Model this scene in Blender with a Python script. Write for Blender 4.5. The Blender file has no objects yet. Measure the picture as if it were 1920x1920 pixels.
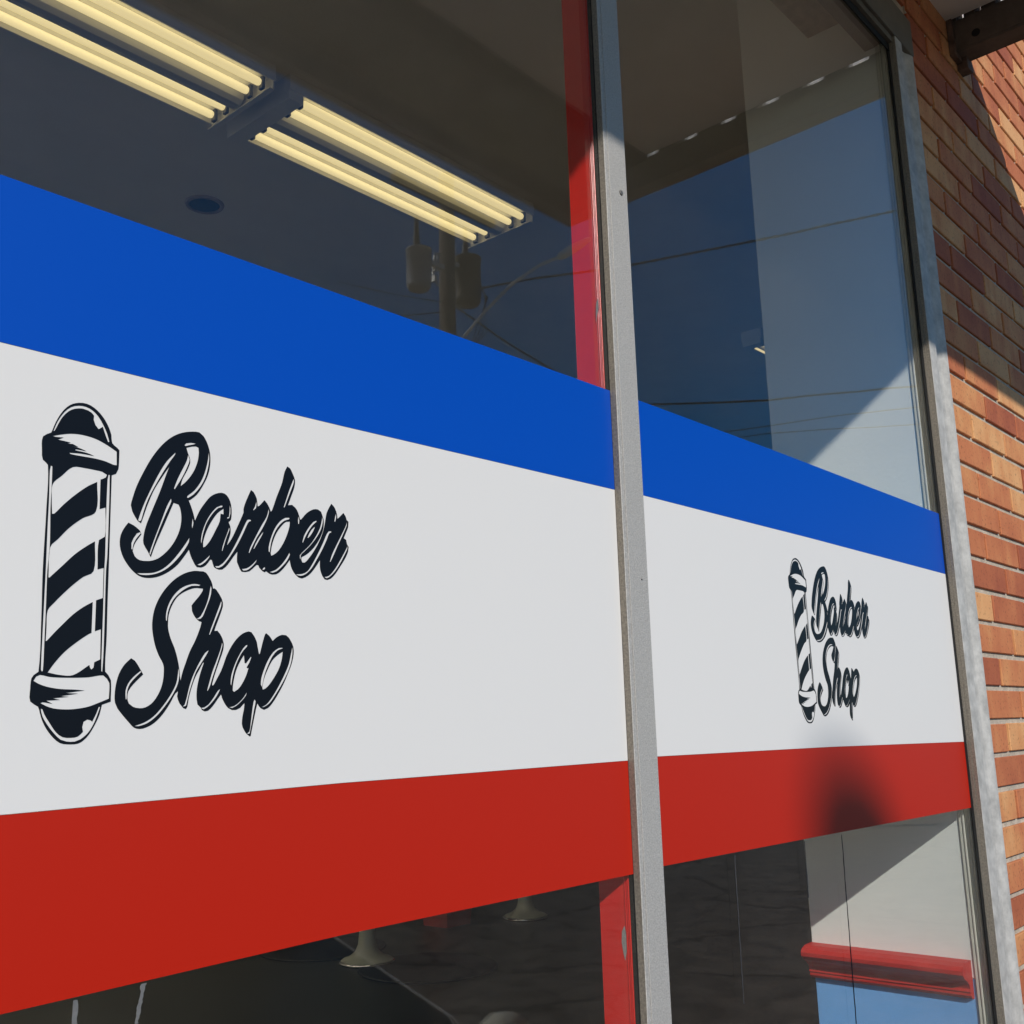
import bpy, math, random
from mathutils import Vector, Matrix
from mathutils.geometry import delaunay_2d_cdt
random.seed(7)
R = math.radians
scene = bpy.context.scene
col = scene.collection


# ------------------------------------------------------------------ camera
cam_d = bpy.data.cameras.new('camera')
cam = bpy.data.objects.new('camera', cam_d)
col.objects.link(cam)
right = Vector((0.66153701, -0.74938406, -0.02814809))
down = Vector((0.13243738, 0.15369279, -0.97920318))
fwd = Vector((0.73812542, 0.64405128, 0.20091993))
m3 = Matrix((right, -down, -fwd)).transposed()
cam.matrix_world = Matrix.Translation((0, -0.8, 1.5)) @ m3.to_4x4()
cam_d.sensor_width = 36
cam_d.lens = 36 * 1999.7 / 1920
cam_d.clip_start = 0.02
cam_d.clip_end = 3000
scene.camera = cam

# ------------------------------------------------------------------ sky, sun, exposure
SUN = Vector((-0.99, -1.418, 1.0)).normalized()          # towards the sun
world = bpy.data.worlds.new('World')
scene.world = world
world.use_nodes = True
nt = world.node_tree
nt.nodes.clear()
sky = nt.nodes.new('ShaderNodeTexSky')
sky.sky_type = 'NISHITA'
sky.sun_disc = False
sky.sun_elevation = math.asin(SUN.z)
sky.sun_rotation = math.atan2(SUN.x, SUN.y)
sky.altitude = 300
sky.air_density = 1.0
sky.dust_density = 0.3
sky.ozone_density = 4.0
bg = nt.nodes.new('ShaderNodeBackground')
bg.inputs['Strength'].default_value = 0.098
wo = nt.nodes.new('ShaderNodeOutputWorld')
hs = nt.nodes.new('ShaderNodeHueSaturation'); hs.inputs['Saturation'].default_value = 1.5
nt.links.new(sky.outputs[0], hs.inputs['Color']); nt.links.new(hs.outputs[0], bg.inputs[0])
nt.links.new(bg.outputs[0], wo.inputs[0])
sl = bpy.data.lights.new('sun', 'SUN')
sl.energy = 3.5
sl.angle = R(0.53)
sl.color = (1.0, 0.955, 0.89)
so = bpy.data.objects.new('sun', sl)
so.rotation_euler = (-SUN).to_track_quat('-Z', 'Y').to_euler()
so.location = SUN * 40
col.objects.link(so)
scene.view_settings.view_transform = 'Standard'
scene.view_settings.look = 'None'
scene.view_settings.exposure = 0.0
scene.view_settings.gamma = 1.0
scene.render.engine = 'CYCLES'
scene.cycles.transparent_max_bounces = 24
scene.cycles.max_bounces = 10

# ------------------------------------------------------------------ helpers
class MB:
    """collects shapes and links them as one mesh object"""
    def __init__(self):
        self.v = []; self.f = []; self.smooth = []
    def add(self, vs, fs, smooth=False):
        o = len(self.v)
        self.v += [tuple(p) for p in vs]
        for f in fs:
            self.f.append(tuple(i + o for i in f)); self.smooth.append(smooth)
        return self
    def box(self, x0, x1, y0, y1, z0, z1, b=0.0):
        x0, x1 = min(x0, x1), max(x0, x1); y0, y1 = min(y0, y1), max(y0, y1); z0, z1 = min(z0, z1), max(z0, z1)
        if b <= 0:
            vs = [(x, y, z) for x in (x0, x1) for y in (y0, y1) for z in (z0, z1)]
            return self.add(vs, [(0, 1, 3, 2), (4, 6, 7, 5), (0, 4, 5, 1), (2, 3, 7, 6), (0, 2, 6, 4), (1, 5, 7, 3)])
        vs = []; idx = {}
        X = (x0, x1); Y = (y0, y1); Z = (z0, z1)
        for i in (0, 1):
            for j in (0, 1):
                for k in (0, 1):
                    sx, sy, sz = (1 - 2 * i) * b, (1 - 2 * j) * b, (1 - 2 * k) * b
                    for a, d in enumerate(((0, sy, sz), (sx, 0, sz), (sx, sy, 0))):
                        idx[i, j, k, a] = len(vs)
                        vs.append((X[i] + d[0], Y[j] + d[1], Z[k] + d[2]))
        fs = []
        q = [(0, 0), (0, 1), (1, 1), (1, 0)]
        for i in (0, 1):
            fs.append([idx[i, j, k, 0] for j, k in q])
            fs.append([idx[j, i, k, 1] for j, k in q])
            fs.append([idx[j, k, i, 2] for j, k in q])
            for j in (0, 1):
                fs.append([idx[i, j, 0, 0], idx[i, j, 1, 0], idx[i, j, 1, 1], idx[i, j, 0, 1]])
                fs.append([idx[i, 0, j, 0], idx[i, 1, j, 0], idx[i, 1, j, 2], idx[i, 0, j, 2]])
                fs.append([idx[0, i, j, 1], idx[1, i, j, 1], idx[1, i, j, 2], idx[0, i, j, 2]])
                for k in (0, 1):
                    fs.append([idx[i, j, k, 0], idx[i, j, k, 1], idx[i, j, k, 2]])
        return self.add(vs, fs)
    def prism(self, prof, p0, p1, u, w):
        """2D profile (a,b) in the axes u,w swept from p0 to p1"""
        p0, p1, u, w = Vector(p0), Vector(p1), Vector(u), Vector(w)
        n = len(prof)
        vs = [p0 + u * a + w * b for a, b in prof] + [p1 + u * a + w * b for a, b in prof]
        fs = [(i, (i + 1) % n, n + (i + 1) % n, n + i) for i in range(n)]
        fs += [tuple(range(n))[::-1], tuple(range(n, 2 * n))]
        return self.add(vs, fs)
    def tube(self, pts, r, n=10, cap=True):
        pts = [Vector(p) for p in pts]
        rs = r if isinstance(r, (list, tuple)) else [r] * len(pts)
        rings = []
        up = Vector((0, 0, 1))
        for i, p in enumerate(pts):
            t = (pts[min(i + 1, len(pts) - 1)] - pts[max(i - 1, 0)]).normalized()
            a = t.cross(up)
            if a.length < 1e-3:
                a = Vector((1, 0, 0))
            a.normalize(); b = a.cross(t).normalized()
            rings.append([p + (a * math.cos(2 * math.pi * k / n) + b * math.sin(2 * math.pi * k / n)) * rs[i] for k in range(n)])
        vs = [q for g in rings for q in g]
        fs = [(i * n + k, i * n + (k + 1) % n, (i + 1) * n + (k + 1) % n, (i + 1) * n + k) for i in range(len(pts) - 1) for k in range(n)]
        self.add(vs, fs, True)
        if cap:
            o = len(self.v) - len(vs)
            self.f.append(tuple(o + k for k in range(n))[::-1]); self.smooth.append(False)
            self.f.append(tuple(o + (len(pts) - 1) * n + k for k in range(n))); self.smooth.append(False)
        return self
    def lathe(self, prof, c=(0, 0, 0), n=32):
        vs = []
        for r, z in prof:
            vs += [(c[0] + r * math.cos(2 * math.pi * k / n), c[1] + r * math.sin(2 * math.pi * k / n), c[2] + z) for k in range(n)]
        m = len(prof)
        fs = [(i * n + k, i * n + (k + 1) % n, (i + 1) * n + (k + 1) % n, (i + 1) * n + k) for i in range(m - 1) for k in range(n)]
        return self.add(vs, fs, True)
    def obj(self, name, mat=None, parent=None):
        me = bpy.data.meshes.new(name)
        me.from_pydata(self.v, [], self.f)
        me.polygons.foreach_set('use_smooth', self.smooth)
        me.update()
        import bmesh
        bm = bmesh.new(); bm.from_mesh(me)
        bmesh.ops.recalc_face_normals(bm, faces=bm.faces)
        bm.to_mesh(me); bm.free()
        o = bpy.data.objects.new(name, me)
        if mat: me.materials.append(mat)
        col.objects.link(o)
        if parent is not None: o.parent = parent
        return o

def tag(o, label=None, cat=None, group=None, kind=None):
    if label: o['label'] = label
    if cat: o['category'] = cat
    if group: o['group'] = group
    if kind: o['kind'] = kind
    return o
def thing(name, label, cat, group=None, loc=(0, 0, 0)):
    o = bpy.data.objects.new(name, None)
    o.empty_display_size = 0.1
    o.location = loc
    col.objects.link(o)
    return tag(o, label, cat, group)
def copy_tree(o, parent=None):
    c = o.copy(); col.objects.link(c); c.parent = parent
    for ch in list(o.children): copy_tree(ch, c)
    return c

# ------------------------------------------------------------------ materials
def mat(name, color, rough=0.6, metal=0.0, noise=0.0, nscale=8.0, bump=0.0, bscale=60.0, spec=0.5, rnoise=0.0, coat=0.0, detail=4.0):
    m = bpy.data.materials.new(name); m.use_nodes = True
    t = m.node_tree; b = t.nodes['Principled BSDF']
    b.inputs['Base Color'].default_value = (*color, 1)
    b.inputs['Roughness'].default_value = rough
    b.inputs['Metallic'].default_value = metal
    b.inputs['Specular IOR Level'].default_value = spec
    b.inputs['Coat Weight'].default_value = coat
    tc = t.nodes.new('ShaderNodeTexCoord')
    if noise > 0 or rnoise > 0:
        n = t.nodes.new('ShaderNodeTexNoise'); n.inputs['Scale'].default_value = nscale; n.inputs['Detail'].default_value = detail
        n.inputs['Roughness'].default_value = 0.65
        t.links.new(tc.outputs['Object'], n.inputs['Vector'])
        if noise > 0:
            mr = t.nodes.new('ShaderNodeMapRange')
            mr.inputs[1].default_value = 0.3; mr.inputs[2].default_value = 0.7
            mr.inputs[3].default_value = 1 - noise; mr.inputs[4].default_value = 1 + noise
            t.links.new(n.outputs[0], mr.inputs[0])
            mx = t.nodes.new('ShaderNodeVectorMath'); mx.operation = 'SCALE'
            mx.inputs[0].default_value = color
            t.links.new(mr.outputs[0], mx.inputs['Scale'])
            t.links.new(mx.outputs[0], b.inputs['Base Color'])
        if rnoise > 0:
            mr2 = t.nodes.new('ShaderNodeMapRange')
            mr2.inputs[1].default_value = 0.3; mr2.inputs[2].default_value = 0.7
            mr2.inputs[3].default_value = max(0, rough - rnoise); mr2.inputs[4].default_value = min(1, rough + rnoise)
            t.links.new(n.outputs[0], mr2.inputs[0]); t.links.new(mr2.outputs[0], b.inputs['Roughness'])
    if bump > 0:
        n2 = t.nodes.new('ShaderNodeTexNoise'); n2.inputs['Scale'].default_value = bscale; n2.inputs['Detail'].default_value = 5
        t.links.new(tc.outputs['Object'], n2.inputs['Vector'])
        bp = t.nodes.new('ShaderNodeBump'); bp.inputs['Strength'].default_value = bump; bp.inputs['Distance'].default_value = 0.004
        t.links.new(n2.outputs[0], bp.inputs['Height']); t.links.new(bp.outputs[0], b.inputs['Normal'])
    return m

def glass_mat():
    m = bpy.data.materials.new('window_glass'); m.use_nodes = True
    t = m.node_tree; t.nodes.clear()
    out = t.nodes.new('ShaderNodeOutputMaterial'); mix = t.nodes.new('ShaderNodeMixShader')
    tr = t.nodes.new('ShaderNodeBsdfTransparent'); tr.inputs[0].default_value = (0.983, 0.990, 0.985, 1)
    gl = t.nodes.new('ShaderNodeBsdfGlossy'); gl.inputs['Roughness'].default_value = 0.0
    gl.inputs['Color'].default_value = (1, 1, 1, 1)
    fr = t.nodes.new('ShaderNodeFresnel')
    geo = t.nodes.new('ShaderNodeNewGeometry')
    mr = t.nodes.new('ShaderNodeMapRange')
    mr.inputs[3].default_value = 1.5; mr.inputs[4].default_value = 1 / 1.5
    t.links.new(geo.outputs['Backfacing'], mr.inputs[0]); t.links.new(mr.outputs[0], fr.inputs['IOR'])
    tc = t.nodes.new('ShaderNodeTexCoord')
    # very slight waviness of old plate glass
    nw = t.nodes.new('ShaderNodeTexNoise'); nw.inputs['Scale'].default_value = 2.2; nw.inputs['Detail'].default_value = 1
    t.links.new(tc.outputs['Object'], nw.inputs['Vector'])
    bw = t.nodes.new('ShaderNodeBump'); bw.inputs['Strength'].default_value = 0.05; bw.inputs['Distance'].default_value = 0.01
    t.links.new(nw.outputs[0], bw.inputs['Height']); t.links.new(bw.outputs[0], gl.inputs['Normal'])
    t.links.new(fr.outputs[0], mix.inputs[0]); t.links.new(tr.outputs[0], mix.inputs[1]); t.links.new(gl.outputs[0], mix.inputs[2])
    # thin dusty film, added to haze and lighten the dark view through
    df = t.nodes.new('ShaderNodeBsdfDiffuse'); df.inputs[0].default_value = (0.62, 0.60, 0.55, 1)
    m2 = t.nodes.new('ShaderNodeMixShader')
    nd = t.nodes.new('ShaderNodeTexNoise'); nd.inputs['Scale'].default_value = 5; nd.inputs['Detail'].default_value = 9; nd.inputs['Roughness'].default_value = 0.7
    md = t.nodes.new('ShaderNodeMapRange'); md.inputs[1].default_value = 0.35; md.inputs[2].default_value = 0.75; md.inputs[3].default_value = 0.0015; md.inputs[4].default_value = 0.0095
    t.links.new(tc.outputs['Object'], nd.inputs['Vector']); t.links.new(nd.outputs[0], md.inputs[0]); t.links.new(md.outputs[0], m2.inputs[0])
    t.links.new(mix.outputs[0], m2.inputs[1]); t.links.new(df.outputs[0], m2.inputs[2])
    t.links.new(m2.outputs[0], out.inputs[0])
    return m

def emit(name, color, strength):
    m = bpy.data.materials.new(name); m.use_nodes = True
    b = m.node_tree.nodes['Principled BSDF']
    b.inputs['Base Color'].default_value = (0.8, 0.8, 0.75, 1)
    b.inputs['Emission Color'].default_value = (*color, 1)
    b.inputs['Emission Strength'].default_value = strength
    return m

def brick_mat():
    m = bpy.data.materials.new('brick'); m.use_nodes = True
    t = m.node_tree; b = t.nodes['Principled BSDF']; b.inputs['Roughness'].default_value = 0.82
    at = t.nodes.new('ShaderNodeAttribute'); at.attribute_name = 'brick_tone'
    cr = t.nodes.new('ShaderNodeValToRGB'); e = cr.color_ramp
    e.interpolation = 'LINEAR'
    e.elements[0].position = 0.0; e.elements[0].color = (0.36, 0.092, 0.040, 1)
    e.elements[1].position = 1.0; e.elements[1].color = (0.72, 0.37, 0.155, 1)
    for p, c in ((0.3, (0.46, 0.135, 0.054, 1)), (0.55, (0.55, 0.185, 0.072, 1)), (0.8, (0.64, 0.275, 0.105, 1))):
        k = e.elements.new(p); k.color = c
    tc = t.nodes.new('ShaderNodeTexCoord')
    mp = t.nodes.new('ShaderNodeMapping'); mp.inputs['Scale'].default_value = (26, 26, 5)
    n = t.nodes.new('ShaderNodeTexNoise'); n.inputs['Scale'].default_value = 1.0; n.inputs['Detail'].default_value = 6
    t.links.new(tc.outputs['Object'], mp.inputs[0]); t.links.new(mp.outputs[0], n.inputs['Vector'])
    n2 = t.nodes.new('ShaderNodeTexNoise'); n2.inputs['Scale'].default_value = 9; n2.inputs['Detail'].default_value = 5
    t.links.new(tc.outputs['Object'], n2.inputs['Vector'])
    ad = t.nodes.new('ShaderNodeMath'); ad.operation = 'MULTIPLY_ADD'; ad.inputs[1].default_value = 0.7; 
    t.links.new(n.outputs[0], ad.inputs[0])
    t.links.new(n2.outputs[0], ad.inputs[2])
    mr = t.nodes.new('ShaderNodeMapRange'); mr.inputs[1].default_value = 0.6; mr.inputs[2].default_value = 1.1
    mr.inputs[3].default_value = -0.22; mr.inputs[4].default_value = 0.22
    t.links.new(ad.outputs[0], mr.inputs[0])
    su = t.nodes.new('ShaderNodeMath'); su.operation = 'ADD'; su.use_clamp = True
    t.links.new(at.outputs['Fac'], su.inputs[0]); t.links.new(mr.outputs[0], su.inputs[1])
    t.links.new(su.outputs[0], cr.inputs[0])
    # dark pits
    n3 = t.nodes.new('ShaderNodeTexNoise'); n3.inputs['Scale'].default_value = 130; n3.inputs['Detail'].default_value = 3
    t.links.new(tc.outputs['Object'], n3.inputs['Vector'])
    m3_ = t.nodes.new('ShaderNodeMapRange'); m3_.inputs[1].default_value = 0.30; m3_.inputs[2].default_value = 0.42
    m3_.inputs[3].default_value = 0.55; m3_.inputs[4].default_value = 1.0
    t.links.new(n3.outputs[0], m3_.inputs[0])
    sc = t.nodes.new('ShaderNodeVectorMath'); sc.operation = 'SCALE'
    t.links.new(cr.outputs[0], sc.inputs[0]); t.links.new(m3_.outputs[0], sc.inputs['Scale'])
    t.links.new(sc.outputs[0], b.inputs['Base Color'])
    n4 = t.nodes.new('ShaderNodeTexNoise'); n4.inputs['Scale'].default_value = 160; n4.inputs['Detail'].default_value = 5
    t.links.new(tc.outputs['Object'], n4.inputs['Vector'])
    bp = t.nodes.new('ShaderNodeBump'); bp.inputs['Strength'].default_value = 0.35; bp.inputs['Distance'].default_value = 0.002
    t.links.new(n4.outputs[0], bp.inputs['Height']); t.links.new(bp.outputs[0], b.inputs['Normal'])
    return m

def asphalt_mat(name, c0, c1):
    m = bpy.data.materials.new(name); m.use_nodes = True
    t = m.node_tree; b = t.nodes['Principled BSDF']; b.inputs['Roughness'].default_value = 0.9
    tc = t.nodes.new('ShaderNodeTexCoord')
    n1 = t.nodes.new('ShaderNodeTexNoise'); n1.inputs['Scale'].default_value = 4.5; n1.inputs['Detail'].default_value = 9
    n1.inputs['Distortion'].default_value = 0.6
    n2 = t.nodes.new('ShaderNodeTexNoise'); n2.inputs['Scale'].default_value = 62; n2.inputs['Detail'].default_value = 6; n2.inputs['Roughness'].default_value = 0.75
    vo = t.nodes.new('ShaderNodeTexVoronoi'); vo.feature = 'DISTANCE_TO_EDGE'; vo.inputs['Scale'].default_value = 0.55
    nd = t.nodes.new('ShaderNodeTexNoise'); nd.inputs['Scale'].default_value = 1.8; nd.inputs['Detail'].default_value = 6
    va = t.nodes.new('ShaderNodeVectorMath'); va.operation = 'MULTIPLY_ADD'; va.inputs[1].default_value = (0.7, 0.7, 0.7)
    t.links.new(tc.outputs['Object'], nd.inputs['Vector']); t.links.new(nd.outputs['Color'], va.inputs[0]); t.links.new(tc.outputs['Object'], va.inputs[2])
    t.links.new(va.outputs[0], vo.inputs['Vector'])
    for n in (n1, n2): t.links.new(tc.outputs['Object'], n.inputs['Vector'])
    ad = t.nodes.new('ShaderNodeMath'); ad.operation = 'MULTIPLY_ADD'; ad.inputs[1].default_value = 2.1
    n1s = t.nodes.new('ShaderNodeMath'); n1s.operation = 'MULTIPLY'; n1s.inputs[1].default_value = 0.75
    t.links.new(n1.outputs[0], n1s.inputs[0])
    t.links.new(n2.outputs[0], ad.inputs[0]); t.links.new(n1s.outputs[0], ad.inputs[2])
    cr = t.nodes.new('ShaderNodeValToRGB')
    cr.color_ramp.elements[0].position = 0.47; cr.color_ramp.elements[0].color = (*c0, 1)
    cr.color_ramp.elements[1].position = 0.67; cr.color_ramp.elements[1].color = (*c1, 1)
    sc0 = t.nodes.new('ShaderNodeMath'); sc0.operation = 'MULTIPLY'; sc0.inputs[1].default_value = 0.4
    t.links.new(ad.outputs[0], sc0.inputs[0]); t.links.new(sc0.outputs[0], cr.inputs[0])
    ck = t.nodes.new('ShaderNodeMapRange'); ck.inputs[1].default_value = 0.0; ck.inputs[2].default_value = 0.018
    ck.inputs[3].default_value = 0.35; ck.inputs[4].default_value = 1.0
    t.links.new(vo.outputs['Distance'], ck.inputs[0])
    sc = t.nodes.new('ShaderNodeVectorMath'); sc.operation = 'SCALE'
    t.links.new(cr.outputs[0], sc.inputs[0]); t.links.new(ck.outputs[0], sc.inputs['Scale'])
    t.links.new(sc.outputs[0], b.inputs['Base Color'])
    bp = t.nodes.new('ShaderNodeBump'); bp.inputs['Strength'].default_value = 0.6; bp.inputs['Distance'].default_value = 0.01
    t.links.new(n2.outputs[0], bp.inputs['Height']); t.links.new(bp.outputs[0], b.inputs['Normal'])
    return m

M = {}
M['glass'] = glass_mat()
M['brick'] = brick_mat()
M['mortar'] = mat('mortar', (0.48, 0.415, 0.325), 0.95, noise=0.22, nscale=40, bump=0.7, bscale=220)
M['asphalt'] = asphalt_mat('asphalt', (0.085, 0.070, 0.055), (0.31, 0.26, 0.20))
M['concrete'] = mat('concrete', (0.30, 0.285, 0.26), 0.9, noise=0.18, nscale=3, bump=0.4, bscale=90)
M['alu'] = mat('weathered_aluminium', (0.45, 0.43, 0.40), 0.62, metal=0.15, noise=0.22, nscale=520, bump=0.35, bscale=700, rnoise=0.12, detail=2)
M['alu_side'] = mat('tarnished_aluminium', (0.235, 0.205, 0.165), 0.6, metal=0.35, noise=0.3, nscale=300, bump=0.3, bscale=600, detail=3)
M['alu_old'] = mat('old_aluminium', (0.49, 0.47, 0.435), 0.62, metal=0.12, noise=0.24, nscale=34, bump=0.12, bscale=300)
M['head'] = mat('bronze_frame_metal', (0.17, 0.15, 0.115), 0.6, metal=0.2, noise=0.2, nscale=12)
M['dark_metal'] = mat('dark_frame_metal', (0.055, 0.05, 0.042), 0.65, metal=0.2, noise=0.3, nscale=20)
M['gasket'] = mat('black_rubber', (0.008, 0.008, 0.008), 0.7)
M['vin_blue'] = mat('blue_vinyl', (0.0, 0.070, 0.455), 0.42, spec=0.28, bump=0.05, bscale=5)
M['vin_white'] = mat('white_vinyl', (0.765, 0.74, 0.71), 0.45, bump=0.05, bscale=5, spec=0.25)
M['vin_red'] = mat('red_vinyl', (0.485, 0.016, 0.005), 0.42, spec=0.28, bump=0.05, bscale=5)
M['vin_black'] = mat('black_vinyl', (0.006, 0.0075, 0.011), 0.40, spec=0.2)
M['rail_red'] = mat('chair_rail_red_paint', (0.56, 0.018, 0.012), 0.5, noise=0.10, nscale=25, bump=0.15, bscale=140, spec=0.3)
M['red_paint'] = mat('red_gloss_paint', (0.70, 0.024, 0.017), 0.32, noise=0.05, nscale=30, bump=0.08, bscale=90)
M['white_paint'] = mat('white_wall_paint', (0.87, 0.89, 0.85), 0.62, noise=0.03, nscale=4, bump=0.12, bscale=120)
M['blue_paint'] = mat('light_blue_wall_paint', (0.19, 0.47, 0.92), 0.6, noise=0.05, nscale=7, bump=0.12, bscale=120)
M['cream'] = mat('cream_frame_paint', (0.66, 0.66, 0.58), 0.5, noise=0.08, nscale=30)
M['ceiling'] = mat('ceiling_paint', (0.88, 0.86, 0.83), 0.9, noise=0.03, nscale=6, bump=0.2, bscale=140)
M['room'] = mat('room_wall_paint', (0.80, 0.78, 0.74), 0.8, noise=0.05, nscale=2)
M['floor'] = mat('dark_vinyl_floor', (0.030, 0.031, 0.026), 0.4, noise=0.15, nscale=2)
M['soffit'] = mat('canopy_soffit_paint', (0.86, 0.85, 0.76), 0.85, noise=0.06, nscale=3)
M['beam'] = mat('brown_beam_paint', (0.135, 0.105, 0.078), 0.8, noise=0.28, nscale=12, bump=0.3, bscale=60)
M['rust'] = mat('rusty_steel', (0.13, 0.085, 0.06), 0.85, noise=0.5, nscale=30, bump=0.4, bscale=120)
M['roof'] = mat('roof_sheet', (0.35, 0.34, 0.32), 0.6, metal=0.4, noise=0.1, nscale=6)
M['tube'] = emit('fluorescent_tube_glow', (1.0, 0.79, 0.36), 0.80)
M['tube_fill'] = emit('added_fill_tube_glow', (1.0, 0.88, 0.66), 7.5)  # stronger glow, only for the added unseen ceiling lights
M['white_metal'] = mat('slot_reflector_white', (0.85, 0.85, 0.83), 0.5)  # for the strip added beside the end beam to brighten the slots
M['lamp_pale'] = mat('street_lamp_pale_paint', (0.90, 0.90, 0.86), 0.4)
M['fixture'] = mat('fixture_enamel', (0.88, 0.87, 0.84), 0.4, noise=0.04, nscale=10)
M['socket'] = mat('lamp_socket_plastic', (0.10, 0.10, 0.10), 0.5)
M['ballast'] = mat('ballast_cover_enamel', (0.62, 0.62, 0.62), 0.4)
M['speaker_ring'] = mat('speaker_ring_plastic', (0.34, 0.27, 0.26), 0.6)
M['speaker_grille'] = mat('speaker_grille_dark', (0.02, 0.024, 0.035), 0.6)
M['wood'] = mat('weathered_pole_wood', (0.17, 0.14, 0.11), 0.9, noise=0.3, nscale=18, bump=0.5, bscale=40)
M['tank'] = mat('transformer_grey', (0.36, 0.36, 0.37), 0.45, noise=0.12, nscale=6)
M['tank_dark'] = mat('transformer_dark', (0.07, 0.07, 0.065), 0.5, noise=0.2, nscale=6)
M['ceramic'] = mat('insulator_ceramic', (0.7, 0.7, 0.68), 0.3)
M['cable'] = mat('cable_black', (0.015, 0.014, 0.013), 0.7)
M['galv'] = mat('galvanised_steel', (0.58, 0.58, 0.57), 0.5, metal=0.1, noise=0.1, nscale=20)
M['car'] = mat('black_car_paint', (0.007, 0.008, 0.007), 0.4, spec=0.15)
M['car_glass'] = mat('dark_car_glass', (0.012, 0.014, 0.016), 0.08, spec=0.8)
M['chrome'] = mat('chrome', (0.75, 0.75, 0.76), 0.15, metal=1.0)
M['rubber'] = mat('tyre_rubber', (0.02, 0.02, 0.02), 0.85)
M['lens'] = mat('headlight_lens', (0.75, 0.76, 0.78), 0.08)
M['table_white'] = mat('pedestal_white', (0.40, 0.41, 0.33), 0.35)
M['mat_black'] = mat('black_rubber_mat', (0.004, 0.004, 0.005), 0.55, bump=0.3, bscale=80)
M['red_plastic'] = mat('red_plastic', (0.36, 0.05, 0.04), 0.5)
M['residue'] = mat('dried_residue', (0.15, 0.15, 0.148), 0.9, noise=0.2, nscale=120)
M['faint'] = mat('faint_water_mark', (0.045, 0.045, 0.05), 0.9)
M['drip_dark'] = mat('dark_drip', (0.006, 0.008, 0.014), 0.6)
M['bare'] = mat('bare_chipped_metal', (0.30, 0.28, 0.27), 0.6, noise=0.15, nscale=200)
M['screw'] = mat('screw_head_metal', (0.18, 0.17, 0.16), 0.5, metal=0.5)
M['bollard'] = mat('bollard_concrete', (0.82, 0.80, 0.66), 0.85, noise=0.12, nscale=12)
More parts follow.
